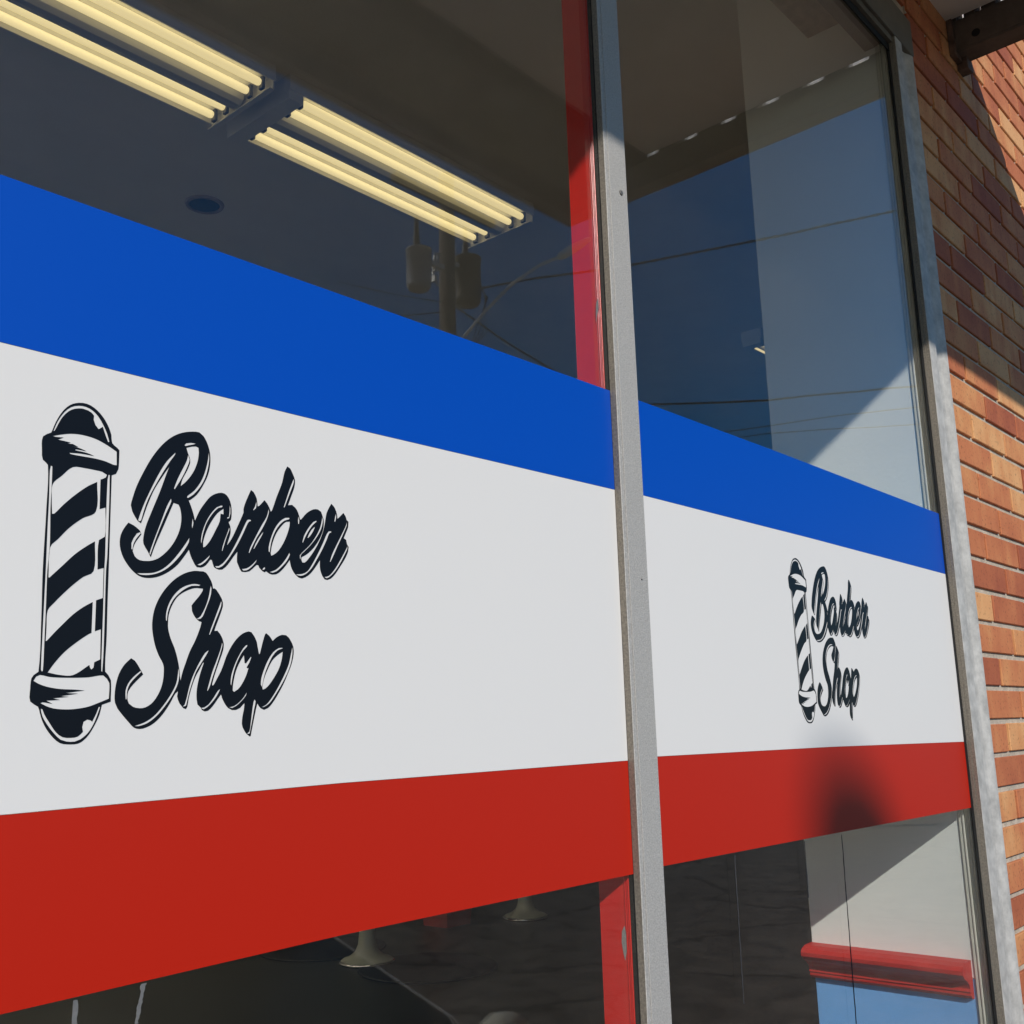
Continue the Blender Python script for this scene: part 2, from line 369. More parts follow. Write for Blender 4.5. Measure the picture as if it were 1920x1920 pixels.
# outlines of the window lettering, millimetres on the glass
POLE_MM = [
[363.5,234.8,369.7,239,370.6,241.4,372.9,248.4,377.7,257.9,383.5,264.5,390.4,267.8,397.5,268.4,404,266.2,410.8,260.9,416.1,253.9,419.4,246.5,420.5,239.9,427,235,427.1,231.1,426.9,219,425,214.8,421.4,213,422,178.1,422.8,130.4,423.1,108.2,423.7,81.9,423.9,54.6,426.6,52,429,48,429.7,31.4,422.5,29,420.9,21.7,418.2,15.2,413.3,6.7,409,2.2,404.6,-0.2,396.4,-0.5,390.5,0.6,385.1,4.6,379.7,10.9,376.1,17.1,374,22.7,372.2,27.6,366.2,31.4,365.6,40.7,366,48.4,367.6,50.9,371,53.4,370.7,93.8,369.6,129.8,369.5,178.6,368.6,212.7,364.4,216.2,363.3,222.8],
[371.2,240.5,374.3,249.4,379.2,257.8,384.4,263,390.5,265.5,396.8,265.8,402.6,263.8,407.6,259.8,412,253.8,415.6,247.4,418,240.6,417,240,415,244.1,411.7,252,408.3,249.3,405.4,252.2,403.6,256.6,403.8,259.8,401.7,261.8,398.6,263.1,393.8,263.7,387.5,262.2,382.6,259.1,377.9,253.3,374.9,247.2,372.2,240.9],
[370.7,236.4,376.5,238.6,385.6,241.2,395,242,406.2,240.8,416.1,237.5,424.8,233.4,425.4,222,422.6,221.9,416,223.5,407,224.4,395.9,224.4,385.8,224.6,385,225.5,394.2,226.4,405.4,226.4,399.7,227.8,389.4,228.3,390.2,229.2,398.8,229.2,392.4,230.8,385.4,231,392,231.4,387.6,233,382.9,232.6,385.6,233.8,379.8,234.2,375.1,234.3,379.7,236.9,373.6,236.2],
[388.6,214.4,398,215.2,407.5,215,413.2,214.6,417.4,212.7,416.5,210.4,412.1,207.9,412.6,183.7,417.5,185.7,418.2,161.8,413.4,158.5,413.4,134.9,418.5,136.5,419,112.4,413.5,110.2,413.8,85.9,418.6,87.7,419.3,64,414.6,61.7,414.2,57.6,412.5,55.9,411.3,57.2,410.6,59.4,397.9,51.4,387.5,51.3,377.9,53,382.6,60,390.2,68.9,399.5,76.8,408.3,83.1,411,84.5,410.7,108.6,403.4,104.2,395.3,97.8,386.8,89,381.2,82.9,375.8,76.6,375,76.5,375,86.9,375.2,99.8,379.8,105.9,386.1,113,394,121,402,127.9,410.1,133.2,410,157,403.8,152.8,394.2,145,384.8,135.1,375,124.8,374.2,125.1,374.2,148.5,379.9,155.4,388.4,165.4,398.7,174.3,409.5,181.5,409.3,205.5,401.9,200.9,391.5,192,382.8,183.1,375.8,174.9,374.1,174.6,373.1,186.6,373.2,198.2,379.9,205.8],
[370.9,212.7,372.2,212.2,372.5,201.6,372.7,179.1,373.9,149.5,373.2,130.2,373.7,104.8,374.2,72.6,374.3,54.2,373.5,53.6,372.7,54.8,372.3,79.6,372,108.2,371.8,130,371.2,164,371,186.3,370.3,208.9],
[418.6,212.9,419.8,213.1,420.4,193.5,421.1,147,420.6,134.6,421.4,96.8,421.8,67,421.5,54.1,420.6,55.2,420.1,74.4,419.6,104.2,419,134.4,419.1,146.9,418.3,177.6,418,208.9],
[367.5,46.6,369.4,49.8,372.2,51.1,380.2,49.7,395,49.4,410.2,50,422.5,51.7,425.8,49,427.9,45.8,428.1,33.7,420.4,30.7,411.4,27.5,400.9,25.8,392.7,25.5,383.8,26.3,377.9,28.2,373.8,30.2,375.3,30.9,382.9,29.7,378.1,32.1,388.6,32.6,383,33.8,395.4,35,388.4,35.4,402.5,37.4,392.3,37.8,407.6,39.8,400,40.4,388.1,40.8,377.8,42.4,371.2,44.6],
[374.3,26.1,375.6,25.8,377.3,22,381.6,15.7,387,8.6,392.4,4.9,399.1,4.3,404.2,5.1,408.2,8.6,407.4,12.2,408.2,16.1,411.1,17.8,413.8,17.2,415.2,16.1,418.5,23.1,420,27.4,421.2,27.4,419.4,21.7,416.6,14.6,412.4,7.8,406.6,3,402.2,1.4,395.5,1.6,391,3,385.7,7.6,380.2,14,375.9,20.6]]
TEXT_MM = [
[449,176.6,446,178.4,440.8,185.8,439.4,190.5,440.3,195.5,443.8,207.4,449.4,220.3,456.4,233.8,464.4,245.4,472.7,254,481.4,259.8,491,263.3,500.9,264.6,505.1,262.1,509.6,255.3,512.4,246.6,512.7,237.6,510.9,228.2,506.6,218.5,500.4,208.6,494,202.9,492.6,202.3,495,197.5,497.8,190.6,499.4,185.3,503.4,194.2,508.1,201.5,514.5,209.2,522,213.2,528,213.6,532.4,210.3,535.1,204.6,536,197.1,535.5,191,534.3,189.4,533,188.5,534.9,184.9,535.4,179,533.1,171.2,531.9,167,536.8,174,542.1,184.7,547.4,196.3,548.5,199,548.4,202.2,549.9,207.4,553,214.8,555.9,221,558.5,219.7,562.2,214,563.4,207,564.9,207.4,570.8,213.7,574,210.7,576.3,207.3,578,203.8,579.3,205.2,584.2,218.5,590,232.7,592.9,244.2,595.8,249.8,599,248.4,602.1,243.7,604.9,237.7,604.2,231.1,600.9,222.2,597.2,212.7,601.8,213.7,605.7,211.4,608.9,207.3,611.3,200.9,612.5,201,619,208,626.9,212.8,632.5,213.4,636.2,211.6,637.8,208.2,639.4,204.2,639.1,195.6,635.2,186.1,628.2,176.2,620.3,169,613.4,165,613.4,162.6,614.6,160.2,617.4,160.4,621.9,164.6,629,173.8,635.2,184.1,639.2,193.7,641.1,201.8,643,211.2,646.3,217.6,648.7,221.3,652.9,217.8,655.8,211.6,656.5,207.4,658.8,209.4,663.8,214.2,666.7,211,668,207.5,670.2,206.2,669.8,200.7,667.2,195.1,664.3,189.1,667.3,187.8,668.6,183.3,670.6,180.9,669.8,176.2,665.7,168.5,659,159.3,653.4,152.2,648.5,147.9,644.5,146.3,641.2,146.6,638.4,149.6,635.9,155.1,635.3,160.2,635.4,164.7,629.9,157.1,623.7,150.2,618.3,146.6,614.4,145.1,610.6,145.6,606.7,148.1,602.8,152.7,600.9,157.5,600,161.2,595.9,155.8,590.1,149.7,585,146.4,580.6,145.7,577.6,146.3,573.9,148.2,572.5,147.1,570.2,147.8,566.6,150.6,565.4,152.9,563.7,153,559.5,149.3,556,146.5,551.8,145.4,547.9,145.4,544.6,150.2,542.9,153.4,542.7,157.8,543,163,539.1,158.2,535.2,152.7,531.2,148,527.7,145.4,524.6,145,521.4,145.8,519.5,146.9,517.2,152.8,515.5,153,511.5,147.8,506.7,145.2,502.6,145.2,499.3,149.2,496.2,154.6,494.4,159.5,490.2,153.4,484.2,145.6,476.6,139.2,467.6,134.2,459.3,132,451.8,132.1,446.5,134.3,440.4,139.3,435,146.2,432.1,152.8,431.1,158.9,431.8,165.1,434.5,171,437.9,175.8,442.5,174.1,448.2,170.5,449.8,167.6,447.4,164.2,444.2,159,442.7,152.6,444.7,148.6,449,145.9,455,145.7,461,146.8,467.7,150.3,475.8,158.2,481.8,167.5,485.4,177.3,486.2,186.8,484.6,194.6,483,197.3,478.2,198.1,476,192.7,469,175.3,462,158.2,459.1,149.3,456.1,154,452.1,159.8,451.8,165.4,453.6,174.8,459,189.7,465.3,206.3,470.9,223.1,473.4,229.8,467,219.6,459.8,207,454.3,193.3,451,182.9],
[488.6,248.4,493.9,250.5,498,251.4,500.6,250.6,501.1,246.2,500.2,238.5,497.1,229.7,492.5,222.2,487.8,216.7,484.3,213.6,485.7,219.7,489.8,227.8,492.8,235.7,492.7,238.6,490.5,243.5],
[486.7,250.3,488.2,252.4,493,253.8,497.9,254,496.3,253,490.6,251,487.8,249.8],
[490.6,242.7,492.3,238.6,489.8,230.7,485.3,221,478.9,210,478.1,210.8,481.3,219.7,485.8,229.3,489.5,237.4],
[478.4,242.5,478.1,240.6,473.6,233.8,467,222.5,459.8,209,454.2,196.8,450.9,186.4,449,179.1,447.8,178.2,446.3,178.8,447.9,184.6,451.3,194.2,456.8,207.2,463.8,222,470.4,233.3],
[475.7,201.7,476.2,199.2,471.5,187.8,464.6,169.8,458.5,151.1,457.7,152.1,461,163,466.5,178.5,472,194.3],
[511,248.7,511.7,242.7,510.7,234.2,508.1,224.7,503.4,215.8,497.1,208.2,491.9,204.3,490.7,204.8,491.4,206.2,497.8,211.9,504.1,221.1,507.9,230.7,510.1,240.2],
[494.6,170.1,494.2,166,489.3,157.5,482.5,149,475,141.8,466.7,136.9,457.7,134.3,450.2,134,446.9,135,455.4,135.7,462.9,137,470.4,140.7,477.8,147.1,485.4,156.4,491.4,165],
[497,187.5,498,183.2,497,178,496.5,180.9],
[448.6,169.3,449.3,168.2,445.9,164,443.3,158.9,442.5,153.6,441.5,154.5,441.3,159.4,443,163.7,445.7,167.8],
[527.5,199.8,527.7,194.6,524.7,194.9,524.1,188.1,520.5,180.2,515,169.8,510.2,163.8,508.2,162.9,508,167.6,510.6,176.7,515.3,186.2,521.7,195.2],
[526.6,202.3,526.2,201.1,522.4,199.8,516.6,193.8,511.1,184.9,507.8,174.9,506.4,165.9,505.8,168.1,506.5,174.7,509.5,183.9,514.2,192.7,520.7,200.3,524.9,202.4],
[533.8,204.6,534.7,201.1,534.8,196.3,533.8,192.5,532.2,191.3,531.3,192,531.7,192.6,533.3,193.3,533.8,197.8],
[534,184.1,534.3,181.8,531.8,175.4,529.3,167.5,527.6,161.8,527,161.9,527.5,165.4,529.6,172,532.1,178.6],
[552.7,193,554.6,193.6,556.7,193.3,556.5,192.4,554.6,191.6,553.2,189.8,548.3,179.4,542.6,168.6,537.3,160.1,532,152.8,528,148.5,524.5,146.6,521.8,146.5,520.4,147.7,524.4,148.3,528.4,151.2,534.1,158.2,538.9,166.2,544.2,176.1,548.6,185.1],
[515.2,157,514.6,155.1,510.6,150.3,505.8,147,502.6,147.2,506.6,149.2,511.4,153.3],
[562,211.8,562.3,208.2,561.7,204.9,559.1,202.6,558.6,203,560.5,206.3],
[575.7,206.6,576,203.4,573.6,195.7,568.6,186.3,563.1,177.7,558.3,168.6,555.6,162.9,554.9,163.4,556.2,167.7,561.6,178.1,567.8,189.4,573.5,198.8],
[570.6,184.8,569.5,182.1,565.3,174.9,560.5,167.1,559.9,167.5,561.8,172,566.6,179.9],
[564.2,158.3,562.9,155.6,558,150.3,553.2,147.1,549.7,146.5,547.8,147.8,553.1,149,558,152.2],
[572.7,152,572.8,150.2,571,149.1,569.7,149.3,571,151],
[603.4,239.4,603.8,236.2,601.5,230,597.8,221.1,593.4,210,592.3,210.2,594.9,217.5,598.5,227.6,601.4,234.6],
[599.6,197.4,599.4,193.3,597,185.4,592.6,176.1,586.7,167.9,581.6,164,579.3,163,578.6,165.2,580.6,175.4,584.9,185.2,590.8,192.8,595.2,196.6],
[599.4,200.6,598.6,199.5,593.7,197.6,587.8,192.5,582.7,185,579.2,175.8,577.5,165.7,576.4,166.8,576.3,170.6,578.4,178.8,582.6,188.6,588.4,196.3,594.4,200.4,598.2,201],
[609.3,203.8,610.6,199.8,610.2,196.6,609.2,196.4,609,199.6],
[599.5,167.8,600.3,166.2,596.6,159.6,590.7,153.4,585.6,149.2,581.2,147.4,577.5,147.8,584.1,150.3,590.7,155.9,595.8,162],
[630.6,202.4,631,201.4,626.3,197.3,620.9,190.2,617,183.3,615.1,179.1,614.3,179.4,616.2,185.8,620.8,193.4,627,200.6],
[628.7,196.3,628.7,195,625.6,189.4,621.3,184.4,620.2,184.3,622.4,189,625.5,193.3],
[637.8,207.2,638.6,203.4,636.7,195.4,631.2,186.2,623.4,177,616.4,170.5,612.7,166.9,612.5,162.5,611.8,163.7,611.5,166.8,614.1,169.6,623.4,178.2,630.4,187.4,635.1,195.8,637,202.6],
[648.6,194.2,649,193.2,646.5,191.9,643.3,185,637.8,174.6,631.4,164.3,625.2,155.4,619,149.8,612.9,147.4,607.4,148,608.2,148.5,614.4,149.4,620.6,152.5,625.9,159.4,633,171,639.3,182.6,643.3,190.9,645.7,193.8],
[654.6,212.8,655,208.9,653.8,204.4,652.6,204.2,653.4,208.6],
[668.6,207.3,668.2,202.6,663.8,193.4,657.3,181.4,650.8,168.9,647.9,163.8,647.4,164.3,649.9,171.4,655.6,181.8,663,194.6,667.2,202.4],
[669.4,182.4,669.1,179.4,664,170.2,656.6,159,649.3,151.2,643.6,147.8,640.4,148.8,646,150.3,653.3,157.4,660.6,167.9,666.5,177.1],
[445.5,65.7,448.7,63.9,452.6,59,454.1,56.7,456.5,53.1,453.4,50.2,448.1,45,444.3,39.8,443.6,34.8,445.2,29.8,448.9,27.3,454.5,26.2,460.1,27,466.4,31.2,471.8,39.4,474.4,47.5,475,56.5,474.2,61.7,469.7,69,466.1,77.1,463.6,86.8,462.8,94.2,464,104.9,467.8,115,474.1,124.7,482.3,133.1,491.7,139,500.4,141.7,505.8,141.9,509.1,142,511.8,141.1,514.2,138.6,517,134.5,518.4,131.4,519.2,127.9,520.8,128.2,522.6,127,525.3,123.8,528.2,119.6,529.4,116.5,529.5,113.3,528.1,108.8,525.4,101.7,522.2,93.5,521.7,91.4,524.6,91.8,527.4,89.1,530.2,84.6,531.4,80.7,530.8,75,527.4,65.7,523.8,55.9,520.9,46.3,521.2,44.9,522.5,45.5,525.9,51.4,529,56.6,531.5,62.4,534.6,70.5,539.1,78.7,544.4,85.6,550.5,90.6,556.6,92.8,559.5,92.2,562.4,89,565.4,83.8,566.5,79.2,568.1,73,569.1,73.9,570.4,78.7,572.4,85.9,574.4,91.4,575.5,92,578.8,89.8,582.5,85.4,586.8,89,592.6,91.5,597.1,91.3,600.5,89,603.2,85.4,605.5,80.6,605.8,74,603.5,64.9,599.9,57,595,47.3,589.3,38.3,583.6,30.6,578.7,26,574.5,24.4,571,25.8,568.8,27.8,567.3,30.1,566,25.4,564.2,17.4,562.2,8.2,561,2,559.7,1.8,556.2,4.4,552.6,9.6,551.8,12.4,552.1,18.1,553.6,25.5,554,30.3,552.8,29.5,549.4,26.1,545.4,24.5,541.4,24.4,537.4,26.1,533.8,30.1,531.1,34.6,530,37.7,526.5,33.4,522.1,27.8,517.7,24,514.5,23.4,511.8,24.6,510.6,26.5,507.4,29.1,506.5,33.2,506.2,38.7,506.9,45.4,509.1,54.7,512.4,64.3,511.4,64.1,508.6,59.1,504.5,52,501.4,43.8,498.8,34.2,497.8,27.4,496.5,25.4,494.2,26.1,493.8,26.4,490.6,29.8,488,35.8,488.7,40.2,486.1,38,481.4,29.8,475,21,467.9,14.4,460.8,10.9,455.3,9.9,450.4,11,446.3,14.7,440.6,20.5,435.6,26.2,433.4,30.5,432.8,36.2,433.5,44.8,435.8,53.4,440.2,60.8],
[509.4,127.1,509,125.1,505.6,120.1,500.5,114.2,498.8,111.8,499.4,107.1,502.7,101.9,506.3,99,508.9,98.5,507.8,93.6,503.4,82.5,498.5,73,495.4,64.6,492.2,55.4,490.6,48.4,489.8,53,488.6,60.6,486.6,68.1,483.8,75.6,480.1,83,477.6,90.5,477.1,96.6,477.5,102.7,479.8,109.8,484.6,117.8,491.4,123,500.9,126.9],
[506.9,130.1,505.3,129.2,498.2,128.6,490.5,124.5,483,117.7,478.9,111.2,476.6,104.2,476.1,97.3,475.2,98,475.1,104.1,477.2,111.8,482,119.9,489.5,126.7,498.2,130.2,503.4,130.6],
[516.9,130.6,517.7,127.8,517.4,123.1,516.2,118.7,514,113.1,511.9,107.8,509.8,103.1,507.9,101.3,505.4,100.6,503.8,101.3,505.6,101.7,507.8,103.5,510.3,107.7,512.7,113,514.5,118.3,515.7,123.6,516.3,127.7],
[527.7,117.8,528.2,116.4,527.7,112.9,525.5,107.2,522.1,99.2,519.8,93.4,517.3,87.9,516.6,88.1,518.2,93.3,521.4,101.4,524.7,110.1,526.6,114.8],
[488.2,59.4,489.3,53,488.3,46.2,484.4,38,478.1,29,470.2,20.2,462.2,14.5,454.3,12.1,450.4,12.2,459,14.9,466.9,19.5,474.8,27.5,481.9,37.2,486.6,46.2,488,54.6],
[454.1,56,454.8,55,450.2,50.8,445.6,45.7,443.5,40.6,443.1,33,442.3,33.4,441.8,39.8,443.7,45.6,447.8,50.8],
[516.6,75,516.2,73.6,513.4,69,509.3,62.9,505.2,56.5,502.1,48.2,499.4,39.8,497.7,32.5,496.6,28.1,494.1,27.4,493.7,27.7,495.3,29.2,496.7,33.9,498.9,43.4,501.6,51.6,505.1,59,509.1,66.2,513.2,72.4],
[529.8,82.3,530.3,79.8,529,74.9,525.8,64.9,521.7,53.4,518.6,43.7,516.9,40.5,516.2,40.8,517.6,45.9,520.7,56.4,524.8,66.7,528.5,76.7],
[529,42.5,528.6,41.1,525.8,36.2,521.5,31,517,27,513.6,25.1,511.4,25.7,511,26.4,513.9,26.7,517.8,29.1,522.3,34.3,526.5,40.4],
[555.7,80.8,555.3,79.4,551.5,75.7,547.6,69.8,543.7,61.5,541.3,52.9,540,44.9,539.3,46.6,539.8,54,543,63.2,546.9,70.9,551.5,78,554.2,80.6],
[552.3,71.9,553.2,65,554.6,64.7,559.4,70.7,560,70.2,558.1,65.4,555.4,61.3,556.1,60.4,557.5,61,554.9,53.7,551,46.7,547,42.1,543,39.8,541.6,40.9,542.1,48.3,544.5,58.1,548.4,66.2],
[556.3,40.2,555.4,37,550.6,31.8,545.4,27.8,541.4,26.1,538,26.8,543.3,27.8,548.6,31.2,553.3,35.8],
[593.7,76.3,593,70,590.2,61.5,585.4,53.7,579.7,46.5,575.5,43,572.7,42,572.2,44.1,573.9,51.7,577.3,59.4,582.2,67.8,587.8,72.8],
[594.3,79.6,592.9,79,587.8,77,582.8,72,578.6,64.8,574.5,55.2,571.9,44.1,570.6,46.4,571,52.2,573.7,59.9,577.8,68.3,583.4,75.6,589.2,79.4,592.2,79.8],
[604.4,81.5,604.7,75.2,602.8,65.4,598.5,55.7,592.1,45.4,585.7,36.6,580.1,30.1,574.4,26.9,571.3,26.7,576.6,28.9,582.8,35.4,589.8,45.4,596.2,56.2,600.6,65.4,603,75.1],
[564.4,33.5,565.5,31.8,564,24.3,562.2,14.6,560,4.3,557.9,3.8,557.5,4.4,559.6,6,560.8,13.4,561.9,22.6,563.4,31.8]]
# ------------------------------------------------------------------ setting
H = 1.5                                             # height of the eye above the parking lot
tag(MB().box(-600, 600, -900, 0.119, -0.4, 0).obj('ground', M['asphalt']), kind='structure')
tag(MB().box(-600, 600, 0.1195, 600, -0.4, -0.02).obj('terrain', M['concrete']), kind='structure')
tag(MB().box(-4.2, 17.4, 0.1195, 11.0, -0.015, 0.008).obj('floor', M['floor']), kind='structure')

# brick wall: every brick is modelled, laid in running bond, mortar recessed behind
CZ = 0.07265; ZR = H + 0.790                         # course height, one bed joint
BX = 0.244; JT = 0.0118
XB0, XB1 = 2.452, 10.6
ZW0, ZW1 = 3.205, 4.35
bv = MB(); tones = []
def brick(x0, x1, z0, z1):
    if x1 - x0 < 0.012: return
    t = random.choices((0.10, 0.33, 0.55, 0.78, 0.95), (1.9, 2.8, 3, 3.2, 2.6))[0] + random.uniform(-0.07, 0.07)
    dy = random.uniform(-0.0009, 0.0009); jz = random.uniform(-0.0007, 0.0007)
    n0 = len(bv.f)
    bv.box(x0, x1, -0.016 + dy, 0.05, z0 + jz, z1 + jz, 0.0016)
    tones.extend([t] * (len(bv.f) - n0))
k0 = int((ZR + 0.3) / CZ)
for k in range(-k0, 40):
    zc = ZR + k * CZ
    z0, z1 = zc + JT / 2, zc + CZ - JT / 2
    if z0 > ZW1: break
    if z0 < -0.2: continue
    off = 2.6955 if (k % 2) else 2.8175
    i = -30
    while True:
        a = off - BX * 17 + i * BX + JT / 2; b = a + BX - JT
        i += 1
        if a > XB1: break
        if b > XB0:
            brick(max(a, XB0), min(b, XB1), z0, z1)
        if z0 >= ZW0 - 0.001 and a < XB0 and b > -4.2:
            brick(max(a, -4.2), min(b, XB0 - JT), z0, z1)
bw = thing('brick_wall', 'orange and red brick front wall with pale mortar right of the shop window', 'wall')
bo = bv.obj('brickwork', M['brick'], bw)
attr = bo.data.attributes.new('brick_tone', 'FLOAT', 'FACE')
attr.data.foreach_set('value', tones)
mo = MB()
mo.box(XB0 + 0.002, XB1, -0.0095, 0.2, -0.2, ZW1)
mo.box(-4.2, XB0 - 0.002, -0.0085, 0.2, ZW0 + 0.002, ZW1)
mo.obj('mortar', M['mortar'], bw)

# ------------------------------------------------------------------ canopy
XE, ZB, YF = 2.841, H + 1.770, -1.361
ZS = H + 1.866
ca = thing('canopy', 'brown flat canopy projecting over the shop window, with daylight slots along its end beam', 'canopy')
eb = MB()
eb.box(XE - 0.006, XE, -1.30, -0.03, ZB, ZS, 0.001)               # web
eb.box(XE - 0.066, XE - 0.006, -1.30, -0.03, ZB + 0.0005, ZB + 0.008, 0.001)   # bottom flange
eb.box(XE - 0.066, XE - 0.060, -1.30, -0.03, ZB + 0.0085, ZS - 0.0005, 0.001)  # inner face
eb_o = eb.obj('end_beam', M['beam'], ca)
for yy in (-0.085, -0.70, -1.2):
    MB().tube([(XE - 0.068, yy, ZB + 0.036), (XE - 0.0605, yy, ZB + 0.036)], 0.011, 16).obj('bolt_hole', M['gasket'], ca)
fb = MB(); fb.box(-4.0, XE, YF, YF + 0.06, ZB, ZS + 0.0575, 0.002)
fb.obj('front_beam', M['beam'], ca)
MB().box(-4.0, XE - 0.067, YF + 0.0605, -0.968, ZS - 0.012, ZS - 0.002).obj('front_soffit_board', M['beam'], ca)
MB().box(-4.0, XE - 0.079, -0.9675, -0.012, ZS, ZS + 0.008).obj('soffit', M['soffit'], ca)
gaps = [(-0.049, 0.010), (-0.096, 0.008), (-0.158, 0.017)] + [(yc, 0.036) for yc in (-0.244, -0.381, -0.530, -0.676, -0.820, -0.966, -1.114)]
edges = [-0.017]
for yc, hw in gaps: edges += [yc + hw, yc - hw]
edges += [-1.2995]
for a, b in zip(edges[0::2], edges[1::2]):
    MB().box(XE - 0.064, XE - 0.002, b, a, ZS + 0.0005, ZS + 0.0575).obj('roof_spacer', M['beam'], ca)
MB().box(-4.0, XE, YF, -0.017, ZS + 0.058, ZS + 0.063, 0.001).obj('roof_deck', M['roof'], ca)
MB().box(XE + 0.0125, XE + 0.0145, YF, -0.020, ZS + 0.044, ZS + 0.077, 0.0005).obj('slot_reflector', M['white_metal'], ca)  # white strip added to catch the sun and brighten the slots
wb = MB(); wb.box(XE - 0.085, XE - 0.012, -0.032, -0.017, ZB - 0.012, ZS, 0.001)
wb.box(XE - 0.030, XE + 0.012, -0.045, -0.017, ZB - 0.03, ZB + 0.05, 0.001)
wb.obj('wall_bracket', M['rust'], ca)

# ------------------------------------------------------------------ storefront frame and glass
Z0, Z1 = 0.45, H + 1.60
sw = thing('storefront_window', 'tall aluminium framed shop window with large glass panes beside the brick wall', 'window')
PITCH = 1.2325
MX = 1.124                                         # left face of the visible mullion
MW, MD = 0.0494, 0.0106
mx = [MX - 4 * PITCH, MX - 3 * PITCH, MX - 2 * PITCH, MX - PITCH, MX]
for i, x in enumerate(mx):
    f = MB(); f.box(x, x + MW, -MD, -0.0045, Z0, Z1, 0.0007)
    f.box(x + 0.0075, x + MW - 0.0003, -MD - 0.0012, -MD - 0.0001, Z0, Z1, 0.0004)
    fo = f.obj('mullion', M['alu'], sw)
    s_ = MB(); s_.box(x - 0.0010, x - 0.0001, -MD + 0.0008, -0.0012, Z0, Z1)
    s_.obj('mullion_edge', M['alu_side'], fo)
    g = MB(); g.box(x - 0.0009, x + 0.003, -0.0011, 0.0066, Z0, Z1)
    g.obj('gasket', M['gasket'], fo)
    for zz, rr in ((H + 0.742, 0.0042), (H + 0.19, 0.0012), (H - 0.75, 0.0042)):
        MB().tube([(x + 0.034, -MD - 0.0014, zz), (x + 0.034, -MD - 0.0028, zz)], [rr, rr * 0.7], 12).obj('screw', M['screw'], fo)
# interior half of each mullion, painted red
for i, x in enumerate(mx):
    pm = MB()
    pm.box(x, x + 0.046, 0.0150, 0.0545, Z0, Z1, 0.001)
    for ya, yb, pr in ((0.0070, 0.0088, 0.0022), (0.0096, 0.0112, 0.0016), (0.0122, 0.0146, 0.0012)):
        pm.box(x - pr, x + 0.0465, ya, yb, Z0, Z1, 0.0005)
    po = pm.obj('inner_post', M['red_paint'], sw)
    if i == 4:
        for pts in ([(0.0045, 0.580), (0.0078, 0.574), (0.0092, 0.562), (0.0095, 0.546), (0.0085, 0.553), (0.0060, 0.560), (0.0048, 0.566)],
                    [(0.029, -0.238), (0.033, -0.245), (0.034, -0.258), (0.032, -0.270), (0.030, -0.278), (0.0275, -0.268), (0.0265, -0.250)]):
            n = len(pts)
            xx = x - 0.0022 if pts[0][0] < 0.02 else x - 0.0006
            vs = [(xx, 0.006 + a if pts[0][0] < 0.02 else a - 0.012, H + b) for a, b in pts]
            vs2 = [(p[0] + 0.0005, p[1], p[2]) for p in vs]
            MB().add(vs + vs2, [tuple(range(n)), tuple(range(n, 2 * n))[::-1]] + [(q, (q + 1) % n, n + (q + 1) % n, n + q) for q in range(n)]).obj('paint_chip', M['bare'], po)
# right jamb with its shallow channel profile
XJ = 2.334
jam = MB()
prof = [(0.0, -0.0045), (0.0, -0.0190), (0.0008, -0.0195), (0.0400, -0.0195), (0.0430, -0.0150), (0.0480, -0.0105), (0.0560, -0.0090), (0.0740, -0.0090),
        (0.0840, -0.0105), (0.0950, -0.0150), (0.1050, -0.0185), (0.1130, -0.0194), (0.1165, -0.0180), (0.1170, -0.0150), (0.1170, -0.0045)]
jam.prism(prof, (XJ, 0, Z0 - 0.05), (XJ, 0, Z1 - 0.0), (1, 0, 0), (0, 1, 0))
jo = jam.obj('jamb', M['alu_old'], sw)
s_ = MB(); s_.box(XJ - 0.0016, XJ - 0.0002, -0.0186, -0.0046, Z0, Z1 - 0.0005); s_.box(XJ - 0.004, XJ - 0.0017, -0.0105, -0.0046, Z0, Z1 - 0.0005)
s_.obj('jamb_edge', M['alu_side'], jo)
g = MB(); g.box(XJ - 0.0075, XJ - 0.0030, -0.0042, -0.0004, Z0, Z1); g.obj('gasket', M['gasket'], jo)
for xx, zz in ((2.393, 0.788), (2.386, 0.754), (2.390, 0.422), (2.392, -0.2)):
    MB().tube([(xx, -0.0088, H + zz), (xx, -0.0100, H + zz)], [0.0022, 0.0014], 10).obj('screw', M['screw'], jo)
# stops on the room side of the glass, beside the pier
for xa, ya, yb in ((0.0050, 0.0068, 0.0120), (0.0065, 0.0132, 0.0200), (0.0050, 0.0212, 0.0255), (0.0072, 0.0268, 0.0335)):
    MB().box(XJ + xa, XJ + 0.030, ya, yb, Z0, Z1, 0.0010).obj('glazing_stop', M['cream'], jo)
MB().box(XJ + 0.0090, XJ + 0.028, 0.0066, 0.0337, Z0 + 0.001, Z1 - 0.001).obj('gasket', M['dark_metal'], jo)
# head and sill
hd = MB(); hd.box(mx[0] - 0.4, XJ + 0.117, -0.0215, 0.06, Z1 + 0.0005, Z1 + 0.098, 0.0015)
hd.box(mx[0] - 0.4, XJ - 0.001, -0.0130, -0.0010, Z1 - 0.016, Z1 + 0.0003)
ho = hd.obj('head', M['head'], sw)
gg = MB(); gg.box(mx[0] - 0.4, XJ - 0.0080, -0.0040, -0.0005, Z1 - 0.034, Z1 - 0.0165); gg.obj('gasket', M['gasket'], ho)
MB().box(mx[0] - 0.4, XJ + 0.117, -0.03, 0.06, Z0 - 0.06, Z0 - 0.0005, 0.002).obj('sill', M['alu'], sw)
# glass panes
panes = [(mx[k] + 0.0035, mx[k + 1] - 0.0022) for k in range(4)] + [(mx[4] + 0.0035, XJ - 0.0005)]
for a, b in panes:
    MB().box(a, b, 0.0, 0.006, Z0 + 0.001, Z1 - 0.001).obj('glass_pane', M['glass'], sw)
